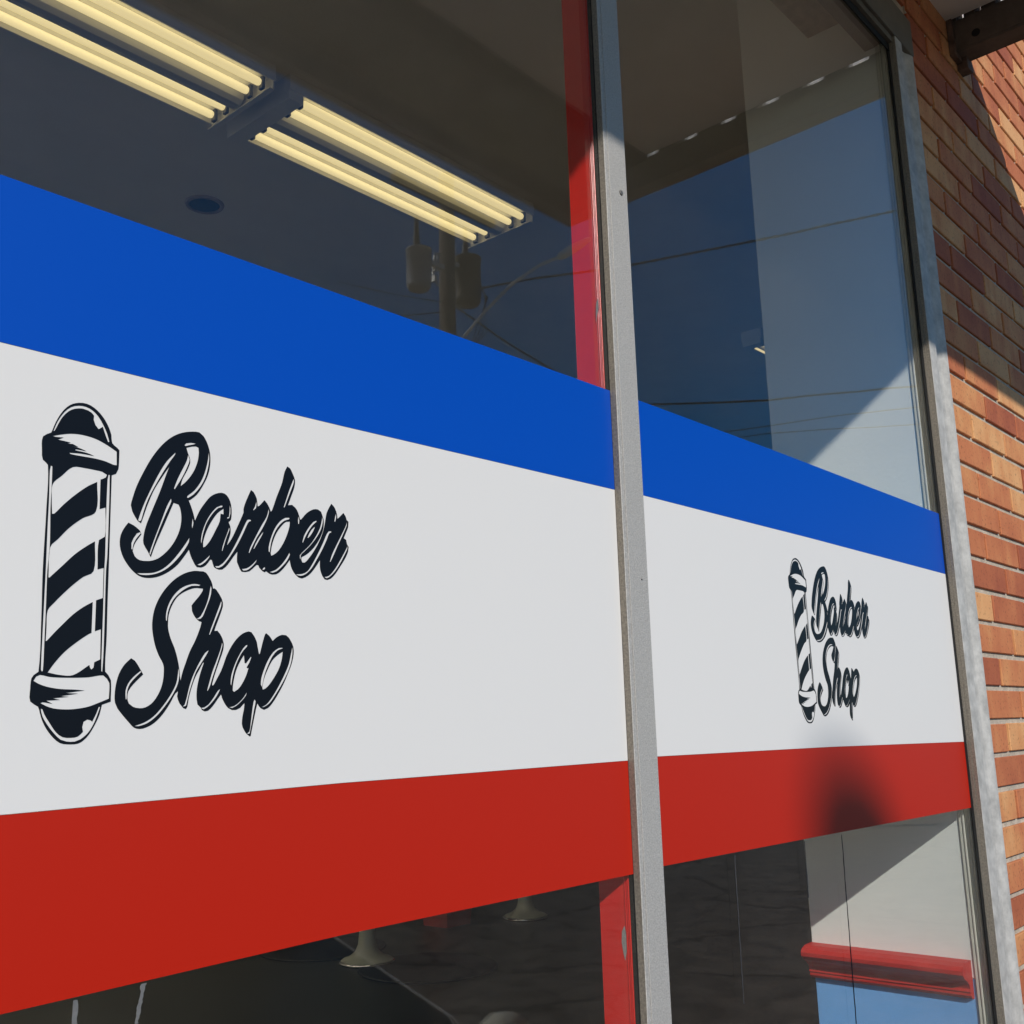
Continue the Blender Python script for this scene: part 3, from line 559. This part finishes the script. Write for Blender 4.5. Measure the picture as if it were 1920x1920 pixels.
# masonry below the sill and left of the window
lw = MB(); lw.box(-4.2, XB0 - 0.002, 0.0, 0.12, 0.0, Z0 - 0.061); lw.box(-4.2, mx[0] - 0.001, 0.0, 0.12, Z0 - 0.060, ZW0)
lw.box(XB1 + 0.001, 17.6, 0.0, 0.12, 0.0, 4.3)
tag(lw.obj('low_wall', M['concrete']), 'grey rendered masonry below the shop window sill', 'wall')

# ------------------------------------------------------------------ vinyl lettering on the panes
def sheet(loops, y0, th, name, m, parent, z_off=0.0, x_off=0.0, smooth=True):
    """flat vinyl cut to even-odd outlines given in mm on the wall plane"""
    polys = []
    for fl in loops:
        p = [(fl[i] / 1000.0, fl[i + 1] / 1000.0) for i in range(0, len(fl), 2)]
        q = []
        for a in p:
            if not q or (a[0] - q[-1][0]) ** 2 + (a[1] - q[-1][1]) ** 2 > 1e-8: q.append(a)
        p = q
        if smooth:
            n = len(p); out = []
            corner = []
            for i in range(n):
                a = Vector(p[i]) - Vector(p[i - 1]); b = Vector(p[(i + 1) % n]) - Vector(p[i])
                corner.append(a.angle(b, 0) > R(58))
            for i in range(n):
                p0, p1, p2, p3 = Vector(p[i - 1]), Vector(p[i]), Vector(p[(i + 1) % n]), Vector(p[(i + 2) % n])
                L = (p2 - p1).length
                t1 = (p2 - p1) if corner[i] else (p2 - p0).normalized() * L
                t2 = (p2 - p1) if corner[(i + 1) % n] else (p3 - p1).normalized() * L
                steps = max(1, min(5, int(L / 0.0025)))
                for s in range(steps):
                    t = s / steps
                    h = (2 * t ** 3 - 3 * t ** 2 + 1) * p1 + (t ** 3 - 2 * t ** 2 + t) * t1 + (-2 * t ** 3 + 3 * t ** 2) * p2 + (t ** 3 - t ** 2) * t2
                    out.append((h[0], h[1]))
            p = out
        polys.append(p)
    vs = []; es = []
    for p in polys:
        o = len(vs); vs += [Vector(a) for a in p]
        es += [(o + i, o + (i + 1) % len(p)) for i in range(len(p))]
    V, E, F, _, _, _ = delaunay_2d_cdt(vs, es, [], 0, 1e-7)
    def inside(x, y):
        c = False
        for p in polys:
            j = len(p) - 1
            for i in range(len(p)):
                if (p[i][1] > y) != (p[j][1] > y) and x < (p[j][0] - p[i][0]) * (y - p[i][1]) / (p[j][1] - p[i][1]) + p[i][0]:
                    c = not c
                j = i
        return c
    keep = []
    for f in F:
        cx = sum(V[i][0] for i in f) / len(f); cy = sum(V[i][1] for i in f) / len(f)
        if inside(cx, cy): keep.append(tuple(f))
    mb = MB()
    n = len(V)
    P = [(v[0] + x_off, y0, H + z_off + v[1]) for v in V]
    Q = [(v[0] + x_off, y0 + th, H + z_off + v[1]) for v in V]
    cnt = {}
    for f in keep:
        for i in range(len(f)):
            e = (f[i], f[(i + 1) % len(f)]); k = (min(e), max(e)); cnt.setdefault(k, []).append(e)
    fs = list(keep) + [tuple(i + n for i in f)[::-1] for f in keep]
    fs += [(e[0][1], e[0][0], e[0][0] + n, e[0][1] + n) for e in cnt.values() if len(e) == 1]
    mb.add(P + Q, fs)
    return mb.obj(name, m, parent)

def band(xs, top, bot, y0, th, name, m, parent):
    mb = MB(); vs = []
    for yy in (y0, y0 + th):
        for x in xs:
            vs.append((x, yy, H + top(x)))
        for x in xs:
            vs.append((x, yy, H + bot(x)))
    k = len(xs); n = 2 * k; fs = []
    for i in range(k - 1):
        fs.append((i, i + 1, k + i + 1, k + i)); fs.append((n + i, n + k + i, n + k + i + 1, n + i + 1))
        fs.append((i, n + i, n + i + 1, i + 1)); fs.append((k + i, k + i + 1, n + k + i + 1, n + k + i))
    fs.append((0, k, n + k, n)); fs.append((k - 1, n + k - 1, n + 2 * k - 1, 2 * k - 1))
    return mb.add(vs, fs).obj(name, m, parent)
def lin(pts):
    def f(x):
        if x <= pts[0][0]: return pts[0][1]
        for (a, b), (c, d) in zip(pts, pts[1:]):
            if x <= c:
                t = (x - a) / (c - a); t = t * t * (3 - 2 * t) if False else t
                return b + (d - b) * t
        return pts[-1][1]
    return f
# hand laid: the cut edges wander by a few millimetres
T1 = {0: lin([(-2, .441), (0, .441)]), 1: lin([(.0, .4385), (.32, .4390), (.66, .4418), (1.12, .4438)]), 2: lin([(1.15, .4452), (1.6, .4438), (2.334, .4365)])}
T2 = {0: lin([(-2, .304), (0, .304)]), 1: lin([(.0, .3025), (.33, .3026), (.635, .3025), (1.12, .3075)]), 2: lin([(1.15, .3097), (1.7, .3085), (2.337, .3040)])}
T3 = {0: lin([(-2, -.048), (0, -.048)]), 1: lin([(.0, -.052), (.35, -.0490), (.66, -.0435), (1.13, -.0408)]), 2: lin([(1.15, -.0380), (1.7, -.0410), (2.331, -.0490)])}
T4 = {0: lin([(-2, -.180), (0, -.180)]), 1: lin([(.0, -.186), (.36, -.1835), (.66, -.1775), (1.13, -.1762)]), 2: lin([(1.15, -.1738), (1.7, -.1770), (2.332, -.1815)])}
signs = []
labels = ['blue, white and red vinyl band without a logo on the leftmost pane, beyond the photo',
          'blue, white and red vinyl band with large black barber pole logo on the left pane',
          'blue, white and red vinyl band with smaller looking barber pole logo on the right pane']
for i, (a, b) in enumerate(panes[2:]):
    xs0 = a if i != 2 else MX + 0.02
    b_ = b if i != 2 else XJ - 0.0042
    b_ = b if i != 1 else MX - 0.0013
    if i == 2: b_ = XJ - 0.0042
    xs = [xs0 + (b_ - xs0) * k / 24 for k in range(25)]
    s = thing('vinyl_window_sign', labels[i], 'window sign', 'vinyl bands across the panes')
    band(xs, T1[i], T2[i], -0.0008, 0.0005, 'blue_stripe', M['vin_blue'], s)
    band(xs, lambda x: T2[i](x) - 0.0004, lambda x: T3[i](x) + 0.0004, -0.0008, 0.0005, 'white_stripe', M['vin_white'], s)
    band(xs, T3[i], T4[i], -0.0008, 0.0005, 'red_stripe', M['vin_red'], s)
    signs.append(s)
em = sheet(POLE_MM, -0.00115, 0.0003, 'barber_pole_emblem', M['vin_black'], signs[1])
le = sheet(TEXT_MM, -0.00115, 0.0003, 'lettering', M['vin_black'], signs[1])
for o in (em, le):
    c = o.copy(); c.parent = signs[2]; c.location.x = 1.2325; c.location.z = -0.001
    c.data = o.data; col.objects.link(c)
em['label'] = 'black barber pole emblem with diagonal stripes'
le['label'] = 'black script lettering Barber Shop with white inline and drop edge'

# drips and dried residue below the band
def ribbon(pts, ws, y, name, m):
    mb = MB(); vs = []
    for yy in (y, y + 0.0004):
        for (x, z), w in zip(pts, ws):
            vs += [(x - w / 2, yy, H + z), (x + w / 2, yy, H + z)]
    k = len(pts); n = 2 * k; fs = []
    for i in range(k - 1):
        a = 2 * i
        fs += [(a, a + 1, a + 3, a + 2), (n + a, n + a + 2, n + a + 3, n + a + 1), (a, a + 2, n + a + 2, n + a), (a + 1, n + a + 1, n + a + 3, a + 3)]
    mb.add(vs, fs)
    return mb.obj(name, m, None)
def wig(x0, z0, x1, z1, w0, w1, n=26, amp=0.0008):
    pts = []; ws = []
    for i in range(n):
        t = i / (n - 1)
        pts.append((x0 + (x1 - x0) * t + random.uniform(-amp, amp), z0 + (z1 - z0) * t))
        ws.append(max(0.0006, w0 + (w1 - w0) * t + random.uniform(-.25, .25) * w0))
    return pts, ws
d1 = ribbon(*wig(1.712, -0.1815, 1.700, -0.72, 0.0022, 0.0034, 40, 0.0007), -0.00065, 'drip_streak', M['drip_dark'])
tag(d1, 'thin dark drip line running down the right pane in front of the white pier', 'drip')
d2 = ribbon(*wig(1.368, -0.1790, 1.366, -0.372, 0.0018, 0.0012, 20, 0.0004), -0.00065, 'residue_streak', M['faint'])
tag(d2, 'faint grey streak running down the right pane near the mullion', 'drip')
d3 = ribbon(*wig(1.580, -0.1795, 1.579, -0.262, 0.0012, 0.0024, 14, 0.0005), -0.00065, 'residue_streak', M['faint'])
tag(d3, 'short pale streak on the right pane at the pier corner', 'drip')
d4 = ribbon(*wig(0.4135, -0.1845, 0.4130, -0.24, 0.0036, 0.0036, 14, 0.0003), -0.00065, 'residue_streak', M['residue'])
tag(d4, 'pale dried streak under the red stripe at the bottom left, nearest the photo edge', 'drip')
d5 = ribbon(*wig(0.4680, -0.1830, 0.4630, -0.2110, 0.0036, 0.0024, 16, 0.0006), -0.00065, 'residue_streak', M['residue'])
tag(d5, 'short ragged dried streak under the red stripe, right of the longer one', 'drip')
# ------------------------------------------------------------------ room behind the glass
ZC = H + 2.11
tag(MB().box(-4.2, 17.4, 0.2005, 11.0, ZC, ZC + 0.1).obj('ceiling', M['ceiling']), kind='structure')
tag(MB().box(-4.2, 17.4, 10.5, 10.7, 0.0085, ZC - 0.0005).obj('interior_wall', M['room']), 'dim grey back wall of the shop interior', 'wall')
tag(MB().box(-4.2, -4.0, 0.2005, 10.4995, 0.0085, ZC - 0.0005).obj('interior_wall', M['room']), 'dim grey side wall at the left end of the shop interior', 'wall')
tag(MB().box(17.2, 17.4, 0.2005, 10.4995, 0.0085, ZC - 0.0005).obj('interior_wall', M['room']), 'dim grey side wall at the far right end of the shop interior', 'wall')
# pier that returns into the room beside the right jamb
PX = 2.345; PY = 0.389
pier = thing('interior_pier', 'white and light blue wall return inside the right pane, with a red chair rail', 'wall')
MB().box(PX, PX + 0.42, 0.0340, PY, H - 0.52, ZC - 0.001, 0.002).obj('upper_wall', M['white_paint'], pier)
MB().box(PX + 0.0012, PX + 0.42, 0.0340, PY - 0.0012, 0.009, H - 0.5205, 0.002).obj('lower_wall', M['blue_paint'], pier)
rp = [(0.0, 0.0), (0.030, -0.001), (0.046, -0.006), (0.053, -0.013), (0.052, -0.021), (0.044, -0.029), (0.031, -0.036), (0.022, -0.044), (0.0175, -0.052),
      (0.0185, -0.0545), (0.0195, -0.058), (0.0150, -0.0600), (0.0165, -0.0625), (0.0165, -0.066), (0.0110, -0.0720), (0.0, -0.0735)]
rail = MB(); rail.prism([(a, b) for a, b in rp], (PX - 0.0005, 0.040, H - 0.484), (PX - 0.0005, PY + 0.001, H - 0.484), (-1, 0, 0), (0, 0, 1))
rail.obj('chair_rail', M['rail_red'], pier)

# fluorescent fixtures
FY0, FY1, FZ = 1.747, 2.106, H + 2.023
def fixture(x0, x1, label, tubes=(0.10, 0.285, 0.655, 0.84), FY0=1.747, FY1=2.106, glow='tube', bal=1.0):
    t = thing('fluorescent_light', label, 'ceiling light', 'four tube ceiling lights in a row behind the glass', (x0, 0, 0))
    L = x1 - x0
    h = MB()
    h.box(0, L, FY0, FY0 + 0.006, FZ + 0.030, ZC - 0.001, 0.0008); h.box(0, L, FY1 - 0.006, FY1, FZ + 0.028, ZC - 0.001, 0.0008)
    h.box(0.0582, L - 0.006, FY0 + 0.006, FY1 - 0.006, FZ + 0.048, ZC - 0.001)
    h.box(0, 0.058, FY0 + 0.0062, FY1 - 0.0062, FZ, ZC - 0.001, 0.0008); h.box(L - 0.006, L, FY0 + 0.0062, FY1 - 0.0062, FZ, ZC - 0.001, 0.0008)
    h.box(L - 0.020, L - 0.0062, FY0 + 0.0062, FY1 - 0.0062, FZ, FZ + 0.003); 
    h.obj('housing', M['fixture'], t)
    b = MB(); ym = (FY0 + FY1) / 2
    pr = [(-0.045, 0.0475), (-0.034, 0.016), (-0.018, 0.005), (0.0, 0.002), (0.018, 0.005), (0.034, 0.016), (0.045, 0.0475)]
    b.prism([(u * bal, w) for u, w in pr], (0.0584, ym, FZ), (L - 0.022, ym, FZ), (0, 1, 0), (0, 0, 1))
    b.obj('ballast_cover', M['ballast'], t)
    for fr in tubes:
        yy = FY0 + (FY1 - FY0) * fr
        tb = MB(); tb.tube([(0.078, yy, FZ + 0.025), (0.083, yy, FZ + 0.025), (L - 0.042, yy, FZ + 0.025), (L - 0.037, yy, FZ + 0.025)], [0.011, 0.0132, 0.0132, 0.011], 16)
        tb.obj('tube', M[glow], t)
        for xa, xb in ((0.060, 0.074), (L - 0.034, L - 0.022)):
            MB().box(xa, xb, yy - 0.011, yy + 0.011, FZ + 0.004, FZ + 0.047, 0.002).obj('socket', M['socket'], t)
    return t
fx = fixture(0.613, 1.833, 'lit four tube ceiling light at the top left corner of the photo')
def again(x, label):
    c = copy_tree(fx); c.location.x = x; c['label'] = label; return c
again(1.889, 'lit four tube ceiling light left of the red post, reflected pole seen below it')
fixture(5.035, 6.255, 'small looking lit strip light peeking out behind the white pier', (0.24, 0.76), 1.765, 1.885, 'tube', 0.3)
fill_light = fixture(-2.9, -1.68, 'added unseen four tube light brightening the shop ceiling, hidden behind the blue stripe', glow='tube_fill')  # unseen fixtures with brighter tubes, added to light the ceiling
fill_light.location.y = 2.2; fill_light['group'] = 'added unseen lights brightening the shop ceiling'
for x, yy in [(-2.9 + 1.62 * i, 2.2 + 2.1 * j) for i in range(5) for j in range(3)][1:]:
    c = copy_tree(fill_light); c.location.x = x; c.location.y = yy
t = thing('ceiling_speaker', 'round dark ceiling speaker below the fluorescent lights at left', 'speaker', None, (2.185, 2.70, ZC))
MB().lathe([(0.0, -0.004), (0.058, -0.004), (0.060, -0.002), (0.0605, -0.0005)], n=40).obj('grille', M['speaker_grille'], t)
MB().lathe([(0.0606, -0.0005), (0.061, -0.008), (0.074, -0.007), (0.077, -0.0005)], n=40).obj('ring', M['speaker_ring'], t)

# pedestal tables and mats on the shop floor
def table(x, y, label):
    t = thing('pedestal_table', label, 'table', 'white pedestal tables inside the shop', (x, y, 0.008))
    MB().lathe([(0.0, 0.040), (0.052, 0.30), (0.048, 0.64)] and [(0.175, 0.022), (0.165, 0.030), (0.120, 0.045), (0.080, 0.075), (0.060, 0.12), (0.052, 0.2), (0.048, 0.4), (0.055, 0.62), (0.10, 0.69)]).obj('pedestal', M['table_white'], t)
    MB().lathe([(0.0, 0.0), (0.178, 0.0), (0.186, 0.006), (0.186, 0.016), (0.175, 0.0215), (0.0, 0.0215)]).obj('base_ring', M['chrome'], t)
    MB().lathe([(0.0, 0.690), (0.32, 0.690), (0.33, 0.70), (0.33, 0.715), (0.32, 0.722), (0.0, 0.722)]).obj('tabletop', M['table_white'], t)
table(5.02, 4.98, 'white pedestal table base with shiny rim seen under the red stripe, nearest the dark mats')
table(6.90, 5.20, 'faint white pedestal table base behind the reflection, just left of the red post')
for x, y, r, lb in ((5.16, 5.62, 0.45, 'black round floor mat behind the white pedestal, half hidden by the red stripe'),
                    (5.14, 4.52, 0.45, 'black round floor mat in front of the white pedestal, its right half veiled by reflections')):
    o = MB().lathe([(0.0, 0.0), (r, 0.0), (r + 0.004, 0.004), (r, 0.010), (r - 0.02, 0.012), (0.0, 0.012)], n=56).obj('floor_mat', M['mat_black'])
    o.location = (x, y, 0.0085); tag(o, lb, 'floor mat', 'round floor mats')
rb = thing('waste_bin', 'faint red tapered bin on the shop floor right of the white pedestal', 'bin', None, (6.35, 5.55, 0.0085))
def frus(a, b, h0, h1):
    vs = [(-a, -a, h0), (a, -a, h0), (a, a, h0), (-a, a, h0), (-b, -b, h1), (b, -b, h1), (b, b, h1), (-b, b, h1)]
    return vs, [(0, 1, 2, 3), (4, 7, 6, 5), (0, 4, 5, 1), (1, 5, 6, 2), (2, 6, 7, 3), (3, 7, 4, 0)]
MB().add(*frus(0.13, 0.17, 0.0, 0.42)).obj('body', M['red_plastic'], rb)
MB().box(-0.178, 0.178, -0.178, 0.178, 0.4205, 0.445, 0.005).obj('rim', M['red_plastic'], rb)

# ------------------------------------------------------------------ street side (seen mirrored in the glass)
PXc, PYc = 12.03, -11.0
up = thing('utility_pole', 'wooden utility pole carrying two transformers, mirrored in the left pane', 'utility pole', None, (PXc, PYc, 0))
MB().tube([(0, 0, 0), (0, 0, 5), (0, 0, 10.9)], [0.17, 0.155, 0.13], 20).obj('shaft', M['wood'], up)
MB().box(-1.2, 1.2, -0.06, 0.06, 10.35, 10.47, 0.005).obj('crossarm', M['wood'], up)
for x in (-1.1, -0.55, 0.55, 1.1):
    MB().lathe([(0.0, 0.0), (0.03, 0.0), (0.05, 0.03), (0.03, 0.06), (0.045, 0.09), (0.0, 0.13)], (x, 0, 10.4705), 12).obj('insulator', M['ceramic'], up)
def tank(cx, cy, z0, z1, r, m):
    b = MB(); b.lathe([(0.0, z0), (r * 0.8, z0), (r * 0.97, z0 + 0.06), (r, z0 + 0.10), (r, z1 - 0.07), (r * 1.06, z1 - 0.065), (r * 1.06, z1 - 0.03), (r * 0.7, z1), (0.0, z1 + 0.02)], (cx, cy, 0), 28)
    o = b.obj('transformer', m, up)
    MB().lathe([(0.0, 0.0), (0.06, 0.0), (0.045, 0.04), (0.065, 0.08), (0.045, 0.12), (0.06, 0.16), (0.045, 0.20), (0.04, 0.50), (0.0, 0.52)], (cx - 0.05, cy, z1 + 0.021), 14).obj('bushing', M['tank_dark'], o)
    s = -1 if cx < 0 else 1
    MB().box(s * 0.15, cx - s * (r + 0.001), cy - 0.04, cy + 0.04, (z0 + z1) / 2 + 0.15, (z0 + z1) / 2 + 0.23).obj('mounting_bracket', M['galv'], o)
    return o
tank(-0.70, 0.05, 7.08 + H, 7.80 + H, 0.20, M['tank'])
tank(0.50, 0.0, 7.18 + H, 8.05 + H, 0.235, M['tank_dark'])
for k in range(3):
    MB().box(-0.33 + 0.02 * k, -0.27 + 0.02 * k, -0.05, 0.05, 7.35 + H + 0.19 * k, 7.47 + H + 0.19 * k, 0.01).obj('insulator_block', M['ceramic'], up)
fz = MB()
fz.tube([(-0.15, 0, 7.9 + H), (-0.30, 0, 7.86 + H), (-0.28, 0, 7.70 + H), (-0.35, 0, 7.52 + H), (-0.22, 0, 7.30 + H)], 0.018, 6)
fz.obj('cutout_fuse', M['ceramic'], up)
for k in range(4):
    MB().tube([(0.55 + 0.05 * k, 0.1, 7.95 + H - 0.2 * k), (0.80 + 0.03 * k, 0.12, 7.4 + H), (0.86 - 0.09 * k, 0.1, 6.75 + H), (0.3, 0.05, 6.2 + H - 0.1 * k), (0.15, 0, 5.9 + H)], 0.009, 5).obj('jumper_wire', M['cable'], up)

def rp_(px_x, px_z, s, ref=14.8):
    """scale a sighting on the plane 14 m off along its own line of sight to the real distance"""
    return (px_x * s, -(ref * s - 0.8), H + px_z * s)
sl_ = thing('street_lamp', 'curved street lamp arm with pale head on the utility pole, mirrored in the left pane', 'street lamp', None, (PXc, PYc, 0))
def rel(p): return (p[0] - PXc, p[1] - PYc, p[2])
arm = [(12.12, -11.0, 6.0 + H), rp_(15.54, 8.21, .797), rp_(16.2, 8.95, .777), rp_(16.81, 9.556, .757), rp_(17.25, 9.98, .742), rp_(17.67, 10.31, .73), rp_(18.25, 10.75, .715), rp_(18.89, 11.14, .70)]
MB().tube([rel(p) for p in arm], 0.030, 8).obj('arm', M['lamp_pale'], sl_)
h0 = Vector(rp_(18.90, 11.13, .70)); h1 = Vector(rp_(20.30, 12.13, .668))
hm = MB(); pts = [h0.lerp(h1, q) for q in (0, .08, .35, .7, .95, 1)]
hm.tube([rel(p) for p in pts], [0.03, 0.07, 0.085, 0.07, 0.04, 0.01], 14)
hm.obj('lamp_head', M['lamp_pale'], sl_)

def cable(pts, r, label, strands=1, sag=0.0):
    t = MB()
    P = []
    for (a, b) in zip(pts, pts[1:]):
        for k in range(10):
            q = k / 10; p = Vector(a).lerp(Vector(b), q)
            P.append(p)
    P.append(Vector(pts[-1]))
    if strands == 1:
        t.tube(P, r, 6)
    else:
        Q = []
        for (a, b) in zip(P, P[1:]):
            for k in range(8): Q.append(a.lerp(b, k / 8))
        Q.append(P[-1])
        for s in range(strands):
            t.tube([q + Vector((0, math.cos(i * 0.45 + s * 2 * math.pi / strands), math.sin(i * 0.45 + s * 2 * math.pi / strands))) * r for i, q in enumerate(Q)], r * 0.75, 5)
    o = t.obj('overhead_cable', M['cable'])
    return tag(o, label, 'cable', 'overhead cables above the lot')
cable([rp_(15.6, 9.25, .797), rp_(16.11, 9.50, .793), rp_(17.96, 10.31, .72), rp_(22.2, 12.03, .62), rp_(29.12, 15.10, .49), rp_(42.33, 21.08, .375), (18.4, -2.6, 8.5 + H)], 0.014,
      'thick twisted service cable crossing the blue sky in both panes', 2)
cable([rp_(15.0, 6.6, .84), rp_(22.75, 8.30, .80), rp_(29.06, 9.787, .68), rp_(39.35, 12.51, .55), rp_(60, 17.8, .43)], 0.022, 'straight dark cable in the right pane, topmost of the three lower lines')
cable([rp_(18, 6.35, .84), rp_(26.39, 8.27, .80), rp_(29.03, 8.96, .73), rp_(35.58, 10.70, .62), rp_(60, 16.8, .45)], 0.013, 'thin cable in the right pane, middle of the three lower lines')
cable([rp_(18, 5.9, .84), rp_(27.31, 8.29, .80), rp_(29.1, 8.74, .75), rp_(35.45, 10.14, .66), rp_(60, 15.6, .5)], 0.012, 'thin cable in the right pane, lowest just above the blue stripe')
cable([(12.15, -11.0, 5.6 + 1.48 + H), rp_(16.95, 8.496, .797), rp_(18.62, 8.215, .80), rp_(24.0, 7.3, .82)], 0.016, 'dark sagging wire running right from the transformers above the blue stripe')
cable([rp_(12.2, 8.445, .82), rp_(13.59, 8.62, .80), (11.9, -11.0, 7.05 + H)], 0.008, 'faint thin wire running left behind the grey transformer')
cable([(11.95, -11.0, 6.9 + H), rp_(13.9, 8.25, .80), rp_(12.6, 7.9, .80), rp_(8.0, 7.6, .82)], 0.010, 'faint thin wire running left from the utility pole above the blue stripe')

# unseen stand-in shaped as a lamp post, added to cast the red stripe's shadow
P0 = Vector((1.785, 0, H - 0.200)); tt = 8.0
LP = P0 + Vector((-0.99, -1.418, 1.0)) * tt
l2 = thing('shadow_caster_post', 'added unseen shadow caster, a round headed post whose soft shadow lands on the right red stripe', 'street lamp', None, (LP.x, LP.y, 0))
MB().tube([(0, 0, 0), (0, 0, LP.z - 0.30)], [0.05, 0.035], 14).obj('post', M['galv'], l2)
MB().lathe([(0.0, -0.30), (0.12, -0.29), (0.15, -0.18), (0.155, -0.04), (0.13, 0.05), (0.08, 0.09), (0.0, 0.125)], (0, 0, LP.z), 24).obj('lamp_head', M['ceramic'], l2)

# bollard in front of the shop
bo_ = thing('bollard', 'pale round topped concrete bollard mirrored at the bottom edge under the red stripe', 'bollard', None, (1.905, -0.925, 0.004))
MB().lathe([(0.0, 0.0), (0.058, 0.0), (0.058, 0.82), (0.052, 0.855), (0.032, 0.872), (0.0, 0.876)], n=28).obj('body', M['bollard'], bo_)

# black car parked nose-in: its bonnet edge is mirrored in the lower left pane
nose = Vector((1.433, -0.356, 0)); hd_ = Vector((-0.42, 0.945, 0)).normalized()
car = thing('parked_car', 'black car parked nose-in at an angle, its bonnet mirrored in the lower left pane', 'car')
yaw = math.atan2(hd_.y, hd_.x)
W = 0.875
ctr = nose + Vector((hd_.y, -hd_.x, 0)) * (-W)     # right edge of the bonnet passes through nose
car.location = (ctr.x, ctr.y, 0.004); car.rotation_euler = (0, 0, yaw)
# local x forward, origin at the nose; sections: x, half width, z bottom, z shoulder, z top, half top width
secs = [(-0.00, .62, .34, .60, .62, .50), (-0.06, .74, .26, .70, .80, .66), (-0.16, .820, .22, .905, .910, .815), (-0.5, .868, .20, .934, .939, .863), (-1.45, .878, .20, .950, .955, .873),
        (-1.55, .88, .20, .955, .965, .875), (-3.9, .88, .20, .93, .97, .86), (-4.3, .86, .25, .90, .95, .82), (-4.42, .80, .32, .80, .86, .70)]
b = MB(); vs = []
for (x, w, zb, zs, zt, wt) in secs:
    vs += [(x, -w * .92, zb), (x, -w, (zb + zs) / 2), (x, -w, zs), (x, -wt, zt), (x, -wt * .5, zt + .022), (x, 0, zt + .03), (x, wt * .5, zt + .022), (x, wt, zt), (x, w, zs), (x, w, (zb + zs) / 2), (x, w * .92, zb)]
n = 11; fs = []
for i in range(len(secs) - 1):
    for k in range(n):
        fs.append((i * n + k, i * n + (k + 1) % n, (i + 1) * n + (k + 1) % n, (i + 1) * n + k))
fs += [tuple(range(n)), tuple(range((len(secs) - 1) * n, len(secs) * n))[::-1]]
b.add(vs, fs, False).obj('body', M['car'], car)
gs = [(-1.50, .80, .985), (-1.95, .66, 1.42), (-2.3, .66, 1.455), (-3.2, .65, 1.44), (-4.0, .76, .985)]
b = MB(); vs = []
for (x, w, z) in gs:
    vs += [(x, -w, z), (x, -w * .6, z + .02), (x, w * .6, z + .02), (x, w, z)]
vs += [(-1.5, -.84, .975), (-1.5, .84, .975), (-4.05, -.82, .975), (-4.05, .82, .975)]
fs = []
for i in range(4):
    for k in range(3): fs.append((i * 4 + k, i * 4 + k + 1, (i + 1) * 4 + k + 1, (i + 1) * 4 + k))
fs += [(0, 4, 8, 12, 16, 22, 20), (3, 21, 23, 19, 15, 11, 7), (0, 20, 21, 3, 2, 1), (16, 17, 18, 19, 23, 22)]
b.add(vs, fs).obj('greenhouse', M['car_glass'], car)
MB().add([(-1.95, -.67, 1.432), (-1.95, .67, 1.432), (-3.25, .66, 1.452), (-3.25, -.66, 1.452), (-1.95, -.6, 1.475), (-1.95, .6, 1.475), (-3.25, .6, 1.485), (-3.25, -.6, 1.485)],
         [(0, 1, 2, 3), (4, 7, 6, 5), (0, 4, 5, 1), (1, 5, 6, 2), (2, 6, 7, 3), (3, 7, 4, 0)]).obj('roof', M['car'], car)
MB().tube([(-0.17, -.818, .913), (-0.5, -.866, .941), (-1.45, -.876, .957)], 0.0018, 6).obj('bonnet_trim', M['galv'], car)
for s in (-1, 1):
    MB().box(-0.10, -0.045, s * .50, s * .70, .62, .74, 0.01).obj('headlight', M['lens'], car)
    for x in (-0.85, -3.55):
        w = MB(); w.tube([(x, s * .70, .32), (x, s * .885, .32)], [.315, .315], 28); wo_ = w.obj('tyre', M['rubber'], car)
        MB().tube([(x, s * .886, .32), (x, s * .895, .32)], [.20, .19], 24).obj('rim', M['galv'], wo_)
MB().box(-0.02, 0.012, -.30, .30, .45, .56, 0.004).obj('grille', M['gasket'], car)
